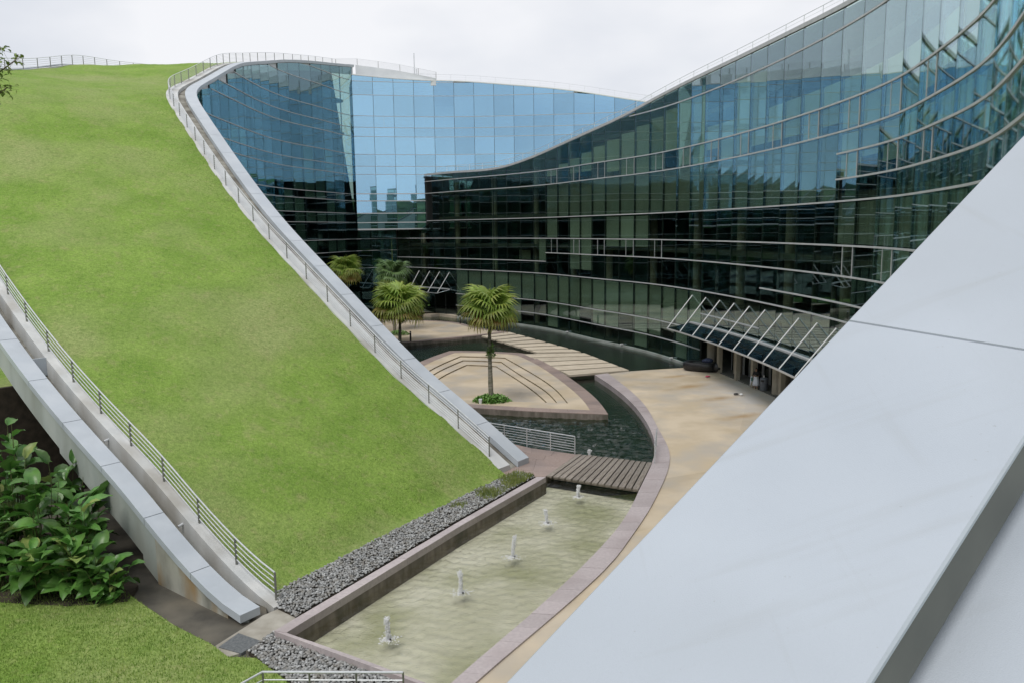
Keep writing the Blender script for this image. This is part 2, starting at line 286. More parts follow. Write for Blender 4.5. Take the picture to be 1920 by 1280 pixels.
ZC = cubic([0, 3.7, 6.8, 10.6, 15.8, 21.5, 27.2, 33, 38, 44, 50.9, 56.4, 59.7, 67.5, 76, 84, 92, 97], [.3, 2.4, 4.05, 6.4, 9.7, 13.04, 16.5, 19.9, 22.6, 25.0, 27.3, 29.35, 30.5, 32.4, 34.3, 35.57, 36.7, 37.2])
DZ = cubic([-4, -2.2, 0, 2.1, 4.7, 11.2, 19, 30, 45, 55, 65, 97], [1.9, 1.15, .6, .36, .3, -.58, -1.3, -1.0, 1.25, .65, -.3, -.6])
GIN, GOUT = 2.4, 17.7
def zg(s, u): return float(ZC(s))-.1+float(DZ(s))*u*u
ROW_R = 2.74
def pane_mesh(w, h, m, cache={}):
    k = (round(w, 2), round(h, 2), m.name)
    if k not in cache:
        cache[k] = mesh(*[MB().box((0, 0, 0), (k[0], .03, k[1])).__getattribute__(q) for q in ('v', 'f')], m, name='pane')
    return cache[k]
def frame_at(P, T, z): return Matrix(((T[0], -T[1], 0, P[0]), (T[1], T[0], 0, P[1]), (0, 0, 1, z), (0, 0, 0, 1)))
def facade(root, cv, edges, levels, ztop, gm, single, tilt=.0022, gap=.05, skip=lambda i, z: False):
    """glass skin: one pane per bay and row, clipped to the roofline; mullion behind each joint"""
    rest = MB(); count = 0
    for i in range(len(edges)-1):
        a, b = np.array(cv.at(edges[i])), np.array(cv.at(edges[i+1])); w = np.linalg.norm(b-a); T = (b-a)/w; mid = (a+b)/2
        za, zb = float(ztop(edges[i])), float(ztop(edges[i+1])); lv = levels(i)+[99.0]
        for z0, z1 in zip(lv, lv[1:]):
            if skip(i, z0): continue
            lo, hi = min(za, zb), max(za, zb)
            if z0 >= lo-.15: continue
            zl, zr = min(z1, za), min(z1, zb); g = gap/2
            rx, ry = random.gauss(0, tilt), random.gauss(0, tilt)
            Mx = frame_at(mid, T, 0) @ Matrix.Translation((0, 0, (z0+min(zl, zr))/2)) @ Matrix.Rotation(ry, 4, 'Z') @ Matrix.Rotation(rx, 4, 'X')
            if abs(zl-zr) < 1e-6:
                me = pane_mesh(w-gap, z1-z0-gap if z1 < lo else zl-z0-gap, gm) 
            else:
                c = (z0+min(zl, zr))/2; X = w/2-g; P = [(-X, z0+g-c), (X, z0+g-c), (X, zr-g-c), (-X, zl-g-c)]
                me = mesh([(x, y, z) for y in (-.015, .015) for x, z in P], [(0, 1, 2, 3), (7, 6, 5, 4), (0, 4, 5, 1), (1, 5, 6, 2), (2, 6, 7, 3), (3, 7, 4, 0)], gm, name='pane')
            if single(i, z0): link('pane', me, root, Mx); count += 1
            else: rest.add([Mx @ q.co for q in me.vertices], [tuple(p.vertices) for p in me.polygons])
    if rest.v: stuff(rest.build('pane_group', gm, root))
    return count
def mullions(root, cv, edges, zb, ztop, single=True):
    cube = pane_mesh.__defaults__[0].setdefault('m', mesh(*[MB().box((0, .07, .5), (.07, .12, 1)).__getattribute__(q) for q in ('v', 'f')], MULL, name='mullion'))
    for s in edges:
        p, t = cv.at(s), cv.tan(s); z0, z1 = zb(s), float(ztop(s))
        if z1-z0 < .2: continue
        link('mullion', cube, root, frame_at(p, t, z0) @ Matrix.Diagonal((1, 1, z1-z0, 1)))
def fin(root, cv, s0, s1, z, ztop, m=ALU, h=.10, d=.07, name='transom', step=1.4, parent_name=None):
    """horizontal fin swept along the facade wherever the wall is higher than it"""
    n = max(2, int((s1-s0)/step)); S = np.linspace(s0, s1, n+1); run = []
    def flush():
        if len(run) > 1:
            rows = [[cv.off(s, .02, z-h/2), cv.off(s, -d, z-h/2), cv.off(s, -d, z+h/2), cv.off(s, .02, z+h/2)] for s in run]
            obj(name, *sweep(rows), m, root)
        run.clear()
    for s in S:
        if float(ztop(s)) > z+h: run.append(s)
        else: flush()
    flush()
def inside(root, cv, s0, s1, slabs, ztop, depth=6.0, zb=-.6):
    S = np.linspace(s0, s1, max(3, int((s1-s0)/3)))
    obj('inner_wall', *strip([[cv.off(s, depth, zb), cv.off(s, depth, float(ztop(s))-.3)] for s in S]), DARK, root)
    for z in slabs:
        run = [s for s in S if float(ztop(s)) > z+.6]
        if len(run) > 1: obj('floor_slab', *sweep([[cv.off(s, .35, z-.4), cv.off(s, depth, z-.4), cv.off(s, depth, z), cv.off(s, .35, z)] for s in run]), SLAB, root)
def blind(root, cv, sa, sb, z0, z1, m, back=.22, name='blind'):
    a, b = np.array(cv.off(sa, back)), np.array(cv.off(sb, back)); w = np.linalg.norm(b-a); T = (b-a)/w
    link(name, pane_mesh(w-.16, z1-z0, m), root, frame_at((a+b)/2, T, (z0+z1)/2))
def column(root, cv, s, z0, z1, r=.4, back=1.3, m=COLUMN):
    p = cv.off(s, back); mb = MB().tube((p[0], p[1], z0), (p[0], p[1], z1), r, 14); mb.build('column', m, root)

# ------------------------------------------------------------------ right wing
rw = empty('curved_glass_wing', (*RC.at(60), 0)); M0 = rw.matrix_world.copy()
def world_root(e):                    # children are given in world coordinates
    e.location = (0, 0, 0); return e
world_root(rw); tag(rw, 'dark green curved glass facade with silver fins and dipping roofline round the courtyard', 'building')
RE = [ROW_R*k for k in range(0, 45)]; SA, SB = RE[12], RE[32]
def rtop(s): return 12.55 if s < 6.6 else float(RZ(s))
def rlev(i):
    if i < 3: return [-.28, 3.2, 6.75, 8.3, 11.2] if i < 2 else [-.28, 3.2, 6.75, 8.3, 11.2, 13.8, 17.85, 19.6]
    if i < 12: return [-.28, 3.2, 6.75, 8.3, 11.2, 13.8, 17.85, 19.6]
    if i < 28: return [-.28, 3.2, 6.75, 9.4, 11.2, 13.8, 17.85, 19.6, 23.8]
    if i < 32: return [-.28, 3.2, 6.75, 7.8, 9.4, 11.2, 13.8, 17.85, 19.6, 23.8]
    return [-.28, 3.2, 6.75, 7.8, 9.4, 11.2, 13.8, 15.1, 16.6, 17.85, 19.6, 23.8]
ENT = range(24, 36)
nR = facade(rw, RC, RE, rlev, rtop, GL_R, lambda i, z: not (i > 33 and z < 9) and not (z < 0 and i < 3) and not (i > 39), tilt=.0012, skip=lambda i, z: (i in ENT and z < 3) or (i in range(3, 5) and z < 3))
mullions(rw, RC, RE, lambda s: 3.3 if ROW_R*24+.1 < s < ROW_R*36-.1 else -.28, rtop)
for z, a, b in [(3.2, RE[5], RE[24]), (1.5, RE[5], RE[24]), (6.75, RE[0], RE[44]), (8.3, RE[0], RE[12]), (9.4, RE[12], RE[44]), (7.8, RE[28], RE[44]), (4.75, RE[24], RE[28]), (11.2, RE[0], RE[44]), (13.8, RE[2], RE[44]), (15.1, RE[32], RE[44]), (16.6, RE[32], RE[44]), (17.85, 6.6, RE[44]), (19.6, 6.6, RE[44]), (23.8, RE[14], RE[44])]:
    fin(rw, RC, a, b, z, rtop)
S = np.linspace(6.6, 120.5, 90)
obj('roof_edge', *sweep([[RC.off(s, .1, rtop(s)-.05), RC.off(s, -.12, rtop(s)-.05), RC.off(s, -.12, rtop(s)+.22), RC.off(s, .5, rtop(s)+.22)] for s in S]), ALU, rw)
obj('roof', *strip([[RC.off(s, .5, rtop(s)+.1), RC.off(s, 8, rtop(s)-.2), RC.off(s, 18, rtop(s)-3), RC.off(s, 18, -1)] for s in np.linspace(7.5, 120, 60)]), GRASS, rw)
p0, p1 = RC.at(6.6), RC.off(6.6, 18)
obj('end_wall', *MB().box(((p0[0]+p1[0])/2+.1, (p0[1]+p1[1])/2, 16.4), (18, .2, 8.0), Matrix.Rotation(math.atan2(p1[1]-p0[1], p1[0]-p0[0]), 3, 'Z')).__dict__.values(), MULL, rw)
inside(rw, RC, 0, 121, [0.02, 5.9, 10.4, 14.3, 18.0, 22.4], rtop, depth=7)
obj('water_sill', *sweep([[RC.off(s, .1, -.6), RC.off(s, -.16, -.6), RC.off(s, -.16, -.16), RC.off(s, .1, -.16)] for s in np.linspace(RE[5], RE[24], 40)]), CONCG, rw)
for k in list(range(1, 42, 3)): column(rw, RC, RE[k]+1.37, -.3, min(rtop(RE[k])-.6, 22), r=.38, back=1.6)
rb = random.Random(3)
for i in range(44):
    a, b = RE[i], RE[i+1]; zt = min(rtop(a), rtop(b))
    if 5 <= i < 24:
        blind(rw, RC, a, b, 3.3, 6.55, BLIND)
        if rb.random() < .75: blind(rw, RC, a, b, 1.6, 3.2, BLIND)
        if rb.random() < .35: blind(rw, RC, a, b, .1, 1.5, BLIND)
    if 12 <= i < 32: blind(rw, RC, a, b, 13.85, 17.75, SPAND, name='spandrel_panel')
    if i >= 32: blind(rw, RC, a, b, 11.3, 13.7, SPAND, name='spandrel_panel')
    if i in (12, 14, 15, 17, 18, 19): blind(rw, RC, a, b, 11.3, 13.6, BLIND)
    if i in (14, 15): blind(rw, RC, a, b, 7.6, 11.1, BLIND)
    if i in (17, 18, 19): blind(rw, RC, a, b, 10.4, 11.1, BLIND)
    if i == 11: blind(rw, RC, a+.9, b, 8.4, 11.1, BLIND)
    if i in (9, 10): blind(rw, RC, a+.4, b, 8.4, 9.6+.5*(i-9), BLINDK, back=1.8)
    if 12 <= i < 44 and i not in (13, 16, 21): 
        drop = rb.choice([0, 0, .1, .5, 1.0]) if i > 15 else .9
        blind(rw, RC, a, b, 17.95+drop, 19.5, BLINDK)
    if i >= 13:
        top = min(zt-.25, 23.7); lo = 19.7
        hgt = (.4+.42*(i-13)) if i < 22 else (4.0 if rb.random() < (.8 if i < 25 else .3) else 1.2)
        if lo+hgt > lo+.2: blind(rw, RC, a, b, lo, min(top, lo+hgt), BLINDK if rb.random() < .8 else BLIND)
    if i >= 32:
        if rb.random() < .6: blind(rw, RC, a, b, 15.2+rb.choice([0, 0, .5, 1]), 16.5, BLINDK)
        blind(rw, RC, a, b, 16.7, 17.7, BLIND)
    if i in (34, 35, 37, 38): blind(rw, RC, a, b, 9.5, 11.1, BLIND)
# opening-window frames in the two window bands
bar = mesh(*[MB().box((0, -.035, .5), (.035, .04, 1)).__getattribute__(q) for q in ('v', 'f')], ALU, name='window_bar')
for z0, z1, i0 in [(17.91, 19.54, 12), (9.46, 11.14, 12), (15.16, 16.54, 32)]:
    for i in range(i0, 44):
        if (i-i0) % 2 == 0:
            if (z0 < 10 and 22 <= i < 32) or i > 37: continue
            for s in (RE[i]+ROW_R/2, RE[i+1]):
                link('window_bar', bar, rw, frame_at(RC.at(s), RC.tan(s), z0) @ Matrix.Diagonal((1, 1, z1-z0, 1)))
# recessed entrance under the canopy
S = np.linspace(RE[24], RE[36], 26)
obj('lobby_soffit', *strip([[RC.off(s, .1, 3.22), RC.off(s, 6.9, 3.22)] for s in S]), SLAB, rw)
obj('lobby_sill', *sweep([[RC.off(s, .16, 3.0), RC.off(s, -.1, 3.0), RC.off(s, -.1, 3.3), RC.off(s, .16, 3.3)] for s in S]), ALU, rw)
for k, s in enumerate(np.arange(RE[24]+2.4, RE[36], 2.3)):
    a, b = RC.off(s, 1.9), RC.off(s+2.2, 1.9); T = np.array(b)-np.array(a); w = np.linalg.norm(T); T /= w
    d = link('door', pane_mesh(w-.1, 2.9, GL_C), rw, frame_at((np.array(a)+np.array(b))/2, T, 1.5))
    for e in (-w/2+.05, -.12, .12, w/2-.05):
        obj('door_stile', *MB().box((e, -.03, 0), (.06, .08, 2.95)).__dict__.values(), ALU, d)
for s, r in ((RE[24]+.5, .42), (RE[28]+1.6, .42), (RE[32]+2, .42)): column(rw, RC, s, -.05, 3.25, r=r, back=.9)
for s in (RE[24]+3.2, RE[24]+6.6, RE[24]+9.6, RE[24]+14.4, RE[24]+18):
    obj('square_pier', *MB().box((0, .35, 1.6), (.36, .36, 3.3)).__dict__.values(), COLUMN, rw, M=frame_at(RC.at(s), RC.tan(s), 0))

# ------------------------------------------------------------------ canopies with tie rods
def canopy(label, cv, s0, n, dz, out=2.45, step=ROW_R, zf=3.3, zb=3.72, zt=6.25):
    c = tag(empty('entrance_canopy'), label, 'canopy')
    for k in range(n-1):
        a, b = s0+k*step, s0+(k+1)*step
        q = [cv.off(a+.03, -out, zf), cv.off(b-.03, -out, zf), cv.off(b-.03, -.12, zb), cv.off(a+.03, -.12, zb)]
        obj('glass_panel', q+[(x, y, z+.03) for x, y, z in q], [(0, 1, 2, 3)[::-1], (4, 5, 6, 7), (0, 1, 5, 4), (1, 2, 6, 5), (2, 3, 7, 6), (3, 0, 4, 7)], GL_C, c)
    S = np.linspace(s0, s0+(n-1)*step, 20)
    obj('front_edge', *sweep([[cv.off(s, -out, zf-.06), cv.off(s, -out-.06, zf-.06), cv.off(s, -out-.06, zf+.06), cv.off(s, -out, zf+.06)] for s in S]), STEEL, c)
    obj('back_edge', *sweep([[cv.off(s, -.02, zb-.1), cv.off(s, -.3, zb-.1), cv.off(s, -.3, zb+.12), cv.off(s, -.02, zb+.12)] for s in S]), ALU, c)
    for k in range(n):
        s = s0+k*step
        obj('tie_rod', *MB().tube(cv.off(s, -out+.05, zf+.05), cv.off(s, -.02, zt), .045, 8).__dict__.values(), WHITEP, c)
        obj('bracket_arm', *MB().tube(cv.off(s, -out, zf-.03), cv.off(s, -.1, zb-.06), .05, 6).__dict__.values(), STEEL, c)
    return c
canopy('long glass canopy hung from slanted white tie rods over the plaza doors', RC, RE[23]+1.0, 11, 0)
canopy('small glass canopy with four slanted rods over the far corner door', RC, 2.2, 5, 0, out=2.3, step=2.5)

# ------------------------------------------------------------------ high blue glass block behind
bw = tag(empty('blue_glass_block'), 'tall flat block of pale blue mirror glass raised above the far corner', 'building')
BC = Curve([(LC.at(92.4)[0]-.02, LC.at(92.4)[1]+.03), (-12, 122.75), (4, 122.2), (15, 120.6), (27, 118.2)])
BE = [3.03*k for k in range(17)]
bz = cubic([0, 10.5, 17.5, 22.8, 28.5, 36.8, 43, 49], [35.3, 34.75, 34.5, 34.0, 33.4, 32.1, 30.9, 29.9])
BL = [12.66, 13.64, 15.03, 16.89, 17.95, 20.85, 22.05, 23.81, 26.43, 27.77, 29.43, 32.48, 34.43]
def bvis(i, z): return z > 19 or i < 4
facade(bw, BC, BE, lambda i: BL, bz, GL_B, bvis, tilt=.0016)
mullions(bw, BC, BE, lambda s: 12.66, bz)
for z in BL[:5]: fin(bw, BC, 0, 48, z, bz, m=STEEL, h=.13, d=.2)
for z in BL[5:]: fin(bw, BC, 0, 48, z, bz, m=ALU, h=.07, d=.05)
inside(bw, BC, 0, 48.4, [12.9, 17.4, 23, 28.8], bz, depth=8, zb=12.6)
obj('soffit', *strip([[BC.off(s, 0, 12.58), BC.off(s, 9, 12.58)] for s in (0, 16, 32, 48.4)]), DARK, bw)
obj('bottom_beam', *sweep([[BC.off(s, .1, 12.5), BC.off(s, -.25, 12.5), BC.off(s, -.25, 12.72), BC.off(s, .1, 12.72)] for s in (0, 5, 10.2)]), STEEL, bw)
obj('roof_edge', *sweep([[BC.off(s, .3, float(bz(s))-.03), BC.off(s, -.1, float(bz(s))-.03), BC.off(s, -.1, float(bz(s))+.12), BC.off(s, .3, float(bz(s))+.12)] for s in np.linspace(0, 48.4, 24)]), WHITEP, bw)
obj('roof', *strip([[BC.off(s, .3, float(bz(s))+.05), BC.off(s, 9, float(bz(s))-.4), BC.off(s, 9, 0)] for s in np.linspace(0, 48.4, 12)]), CONC, bw)
for i in (3, 4, 5): blind(bw, BC, BE[i], BE[i+1], 27.85, 29.35, WHITEP if i == 5 else BLIND, back=.2)
for i, z0, z1 in [(0, 23.9, 26.3), (2, 20.9, 22), (4, 29.5, 31), (6, 22.1, 23.7), (3, 18, 19.4), (1, 18.0, 20.7), (5, 27.85, 28.8)]: blind(bw, BC, BE[i], BE[i+1], z0, z1, BLIND, back=.3)
for i in (1, 3, 4, 5): link('window_bar', bar, bw, frame_at(BC.at(BE[i]+1.5), BC.tan(1), 27.8) @ Matrix.Diagonal((.6, .6, 1.6, 1)))

# ------------------------------------------------------------------ left wing under the sloping lawn
lw = tag(empty('grass_roofed_wing'), 'curved wing buried under a steep sweeping lawn roof with white coping', 'building')
def ltop(s): return float(ZC(s))-.38 if s < 92.45 else 12.55
LE = [2.8*k for k in range(1, 34)]+[94.9, LC.L-.02]
LL = [-.28, 3.2, 6.75, 9.4, 11.2, 13.7, 15.05, 16.9, 17.9, 20.8, 22.0, 23.8, 26.4, 27.7, 29.4, 32.5, 34.5]
facade(lw, LC, LE, lambda i: LL, ltop, GL_L, lambda i, z: i > 12 and z > 6, tilt=.003)
mullions(lw, LC, LE[10:], lambda s: -.28, ltop)
for z in LL[2:]: fin(lw, LC, LE[3], LE[-1], z, ltop, h=.09)
inside(lw, LC, 8, 97, [0.02, 6.3, 10.8, 15.5, 21.2, 26.8, 31.5], ltop, depth=2.2)
rb = random.Random(11)
for i in range(18, 31):
    for z0, z1 in zip(LL[3:11], LL[4:12]):
        if z1 < ltop(LE[i])-.2 and rb.random() < (.28 if i < 27 else .45): blind(lw, LC, LE[i], LE[i+1], z0+.05, z1-.05, SPAND if z0 in (11.2, 17.9) else BLIND)
# lawn sheet
def lawn_pt(s, u):
    o = GIN+(GOUT-GIN)*u; p = LC.off(s, o)
    z = zg(s, u)+.05*math.sin(p[0]*.9+p[1]*.7)+.04*math.sin(p[0]*2.1-p[1]*1.3)
    return (p[0], p[1], max(z, -.05))
NS, NU = 150, 26
rows = []
for i in range(NS+1):
    t = i/NS; rows.append([lawn_pt(-2.3*u*(1-t)-.5*(1-t)+93*t, u) for u in np.linspace(0, 1, NU)])
obj('grass_roof', *strip(rows), GRASS, lw, smooth=True)
# courtyard-side kerb, gutter and coping
S = list(np.linspace(.1, 92.8, 120))
obj('kerb_strip', *sweep([[LC.off(s, 2.45, zg(s, 0)-.3), LC.off(s, 1.5, zg(s, 0)-.9), LC.off(s, 1.5, zg(s, 0)+.02), LC.off(s, 2.45, zg(s, 0)+.04)] for s in S]), CONC, lw)
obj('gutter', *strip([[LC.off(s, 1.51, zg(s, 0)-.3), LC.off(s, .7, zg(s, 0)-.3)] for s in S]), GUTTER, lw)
obj('coping_wall', *sweep([[LC.off(s, .8, max(float(ZC(s))-1.3, -.3)), LC.off(s, .15, max(float(ZC(s))-1.3, -.3)), LC.off(s, .15, float(ZC(s))-.3), LC.off(s, .8, float(ZC(s))-.3)] for s in S]), WHITEW, lw)
k = 0.02
while k < 92:
    e = min(k+2.74, 92.9); SS = np.linspace(k, e, 4)
    obj('coping_panel', *sweep([[LC.off(s, .9, float(ZC(s))-.34), LC.off(s, -.06, float(ZC(s))-.34), LC.off(s, -.06, float(ZC(s))), LC.off(s, .9, float(ZC(s)))] for s in SS]), COPING, lw)
    k = e+.03
# outer side: upstand with railing, gutter, lower coping on a deep beam
def zo(s): return zg(s, 1)
S = [s for s in np.linspace(-2.7, 93, 120)]
obj('upstand', *sweep([[LC.off(s, GOUT+.44, max(zo(s)-1.5, -.4)), LC.off(s, GOUT-.02, max(zo(s)-1.5, -.4)), LC.off(s, GOUT-.02, max(zo(s)+.06, .02)), LC.off(s, GOUT+.44, max(zo(s)+.06, .02))] for s in S]), CONC, lw)
OC0, OC1 = GOUT+1.0, GOUT+1.74
def zk(s): return zo(s)+.12+.22*math.exp(-(s+2.6)/2)        # top of the outer coping
obj('outer_gutter', *strip([[LC.off(s, GOUT+.4, zo(s)-.75), LC.off(s, OC0+.3, zo(s)-.75)] for s in np.linspace(-1.5, 93, 120)]), GUTTER, lw)
def beam_bot(s):
    if s < 2.4: return -.4
    if s < 3.3: return zk(s)-2.1
    if s < 9.2: return zk(s)-1.75
    return zk(s)-1.55
SBM = sorted(set([round(x, 3) for x in np.linspace(2.4, 93, 100)]+[3.29, 3.31, 9.19, 9.21]))
def beam_rows(SS): return [[LC.off(s, OC0+.12, beam_bot(s)), LC.off(s, OC1-.1, beam_bot(s)), LC.off(s, OC1-.1, max(zk(s)-.25, -.3)), LC.off(s, OC0+.12, max(zk(s)-.25, -.3))] for s in SS]
obj('outer_beam', *sweep(beam_rows(SBM)), CONCG, lw)
obj('foot_wall', *sweep(beam_rows(np.linspace(-1.9, 2.4, 8)[:-1].tolist()+[2.399])), CONCST, lw)
k = -2.75
while k < 92:
    e = min(k+2.78, 93); SS = np.linspace(k, e, 4)
    obj('coping_panel', *sweep([[LC.off(s, OC0, zk(s)-.27), LC.off(s, OC1, zk(s)-.27), LC.off(s, OC1, zk(s)), LC.off(s, OC0, zk(s))] for s in SS]), COPING, lw)
    k = e+.03
obj('coping_stub', *MB().box((*LC.off(-2.45, OC0+.35), .02), (.3, .3, .5)).__dict__.values(), CONCG, lw)
a, b = LC.off(14.5, 13), LC.off(14.5, 30); obj('cross_wall', *MB().box(((a[0]+b[0])/2, (a[1]+b[1])/2, 2.2), (17, .3, 6.6), Matrix.Rotation(math.atan2(b[1]-a[1], b[0]-a[0]), 3, 'Z')).__dict__.values(), SOIL, lw)
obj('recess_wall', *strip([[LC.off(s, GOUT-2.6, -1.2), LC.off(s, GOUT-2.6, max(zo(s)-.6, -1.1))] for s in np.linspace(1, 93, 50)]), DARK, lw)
# little cross wall over the gutter, drain spouts
for s in (12.7,):
    a, b = LC.off(s, GOUT+.44), LC.off(s, OC0+.1)
    obj('gutter_stop', *MB().box(((a[0]+b[0])/2, (a[1]+b[1])/2, zo(s)-.32), (.66, .12, .8), Matrix.Rotation(math.atan2(b[1]-a[1], b[0]-a[0]), 3, 'Z')).__dict__.values(), COPING, lw)
for s in (2.6, 7.6, 13.2):
    a, b = LC.off(s, GOUT+.40, zo(s)-.28), LC.off(s, GOUT+.62, zo(s)-.34)
    obj('drain_spout', *MB().tube(a, b, .05, 8).__dict__.values(), STEEL, lw)
# white parapet wedge closing the roof over the block, and the roof-top mast
obj('parapet_wall', [(-23.2, 123.4, 34), (-11.0, 122.7, 34), (-11.0, 122.7, 35.05), (-16.5, 123.05, 36.25), (-23.2, 123.4, 37.3), (-23.2, 124.2, 34), (-11.0, 123.5, 34), (-11.0, 123.5, 35.05), (-16.5, 123.85, 36.25), (-23.2, 124.2, 37.3)],
    [(0, 1, 2, 3, 4), (9, 8, 7, 6, 5), (2, 7, 8, 3), (3, 8, 9, 4), (1, 6, 7, 2), (0, 4, 9, 5)], WHITEW, lw)
mast = MB().tube((-14.3, 123.5, 35.2), (-14.3, 123.5, 38.9), .07, 6).tube((-14.0, 123.5, 35.2), (-14.0, 123.5, 36.6), .05, 6); tag(mast.build('roof_mast', STEEL), 'thin grey lightning mast standing on the white parapet', 'mast')

# ------------------------------------------------------------------ railings
def railing(label, pts, post_i, hgt, rails, lean=(0, 0), r_top=.029, r_rail=.012, cat='railing', group=None, post_r=.026, pm=STEELD, posts=None):
    """pts: base line; posts at the listed indices; rails at the listed fractions of the height"""
    o = tag(empty('steel_railing'), label, cat, group)
    P = [Vector(p) for p in pts]
    for i in post_i:
        obj('post', *MB().box(P[i]+Vector((0, 0, hgt/2-.03)), (post_r*2, post_r*2, hgt+.06)).__dict__.values(), pm, o)
    obj('handrail', *MB().path([p+Vector((0, 0, hgt)) for p in P], r_top, 7).__dict__.values(), STEEL, o)
    for f in rails: obj('rail', *MB().path([p+Vector((0, 0, hgt*f)) for p in P], r_rail, 5).__dict__.values(), STEEL, o)
    return o
def every(n, k): return list(range(0, n, k))+([n-1] if (n-1) % k else [])
n = 131; S = np.linspace(.9, 91.6, n)
RB = [LC.off(s, 2.2, zg(s, 0)+.03) for s in S]+[(-23.0, 123.9, 37.2), (-19.8, 123.75, 36.75), (-16.5, 123.6, 36.2), (-13.7, 123.4, 35.6), (-11.0, 123.2, 35.0)]
railing('long steel railing along the lawn edge beside the courtyard coping', RB, every(n, 3)+[n, n+1, n+2, n+3, n+4], 1.05, [.14, .28, .42, .56, .70, .84], r_rail=.016, post_r=.03)
n = 130; S = np.linspace(-2.4, 93, n)
railing('steel railing on the concrete upstand along the outer lawn edge', [LC.off(s, GOUT+.12, max(zo(s)+.05, .02)) for s in S], every(n, 3), 1.0, [.2, .4, .6, .8], r_rail=.018, post_r=.03)
n = 125; S = np.linspace(8.5, 119, n)
railing('thin steel railing along the dipping roofline of the curved glass wing', [RC.off(s, .7, rtop(s)+.1) for s in S], every(n, 3), 1.0, [.25, .5, .75], r_top=.022, r_rail=.009, post_r=.018, pm=STEEL)
n = 37; S = np.linspace(8, 48.3, n)
railing('thin steel railing on top of the blue glass block', [BC.off(s, .8, float(bz(s))+.1) for s in S], every(n, 2), 1.0, [.33, .66], r_top=.02, r_rail=.008, post_r=.015, pm=STEEL)

# ------------------------------------------------------------------ near wing: the white coping in the foreground
nw = tag(empty('near_white_parapet'), 'broad smooth white coping slab rising steeply beside the viewpoint', 'parapet')
E0 = np.array([1.944, 4.50, 11.848]); ED = np.array([.70066, .56407, .43693]); EC = np.array([.6271, -.7789, -.075])
def nb(k, w, dz=0.0): return tuple(E0+ED*k+EC*w+np.array([0, 0, dz]))
k = -16.8
for j in range(14):
    a, b = -17.0+3.4*j, -17.0+3.4*(j+1)-.018
    ring = [(0, 0), (.012, .012), (1.11, .012), (1.12, 0), (1.12, -.018), (0, -.03)]
    obj('coping_panel', *sweep([[nb(t, w, dz) for w, dz in ring] for t in (a, b)]), COPN, nw)
obj('coping_fascia', *sweep([[nb(t, w, dz) for w, dz in [(.02, -.035), (1.115, -.022), (1.115, -.265), (.02, -.32)]] for t in (-17, 30)]), FASCIA_SHADE, nw)
obj('gutter', *strip([[nb(t, .2, -.33), nb(t, 1.0, -.40), nb(t, 2.6, -.54)] for t in (-17, 30)]), COPN, nw)
obj('wall', *strip([[nb(t, .12, -.3), (nb(t, .12)[0], nb(t, .12)[1], -1.2)] for t in (-17, 30)]), SPAND, nw)
obj('lawn', *strip([[nb(t, 2.6, -.5), nb(t, 6, -.9), nb(t, 12, -1.5)] for t in (-17, 30)]), GRASS, nw)

# ------------------------------------------------------------------ courtyard: paving, ponds, pool
def inpoly(P, poly):
    x, y = P[:, 0], P[:, 1]; c = np.zeros(len(P), bool); q = poly[-1]
    for p in poly:
        k = ((p[1] > y) != (q[1] > y)); 
        with np.errstate(divide='ignore', invalid='ignore'): xx = (q[0]-p[0])*(y-p[1])/(q[1]-p[1])+p[0]
        c ^= k & (x < xx); q = p
    return c
def arc(pts, n): 
    c = Curve(pts); return [tuple(c.at(s)) for s in np.linspace(0, c.L, n)]
def offset_in(poly, d):
    """move a closed polygon inwards by d"""
    n = len(poly); a = sum(poly[i][0]*poly[(i+1) % n][1]-poly[(i+1) % n][0]*poly[i][1] for i in range(n)); sg = 1 if a > 0 else -1; out_ = []
    for i in range(n):
        p, q, r = np.array(poly[i-1]), np.array(poly[i]), np.array(poly[(i+1) % n]); e1 = (q-p)/np.linalg.norm(q-p); e2 = (r-q)/np.linalg.norm(r-q)
        n1, n2 = np.array([-e1[1], e1[0]])*sg, np.array([-e2[1], e2[0]])*sg; m = n1+n2; m /= np.linalg.norm(m); out_.append(tuple(q+m*d/max(.35, m @ n1)))
    return out_
def slabs_between(A, B, m, parent, z0, z1, size, name='granite_slab', gap=.012, wob=.004):
    """row of separate slabs between two matching lines"""
    ca, cb = [np.r_[0, np.cumsum(np.hypot(*np.diff(np.array(L), axis=0).T))] for L in (A, B)]
    n = max(1, int(round((ca[-1]+cb[-1])/2/size))); A, B = np.array(A), np.array(B)
    pa = lambda t: (np.interp(t*ca[-1], ca, A[:, 0]), np.interp(t*ca[-1], ca, A[:, 1])); pb = lambda t: (np.interp(t*cb[-1], cb, B[:, 0]), np.interp(t*cb[-1], cb, B[:, 1]))
    for k in range(n):
        t0, t1 = k/n, (k+1)/n; g = gap/2/((ca[-1]+cb[-1])/2)
        mb = MB().prism([pa(t0+g), pa(t1-g), pb(t1-g), pb(t0+g)], z0, z1+random.uniform(-wob, wob)); mb.build(name, m, parent)
PONDZ, POOLZ = -.41, -.25
W_ARC = arc([(7.05, 66.14), (7.89, 61.22), (8.52, 55.33), (8.63, 49.89), (8.46, 46.39), (8.13, 43.68), (7.36, 40.39), (5.98, 36.08), (5.76, 35.37), (4.29, 31.30), (3.09, 28.78), (1.72, 26.19), (0.06, 23.29), (-1.04, 21.47), (-1.73, 20.28), (-2.49, 18.94)], 80)   # water side of the plaza border
P_ARC = arc([(8.28, 66.81), (9.06, 59.68), (9.35, 54.08), (9.01, 46.36), (8.84, 43.42), (8.27, 40.25), (7.04, 36.31), (5.88, 33.12), (4.66, 30.21), (3.95, 28.60), (2.08, 25.25), (0.55, 22.82), (-0.66, 20.93), (-1.92, 18.82)], 80)   # plaza side
plaza = struct(empty('plaza'))
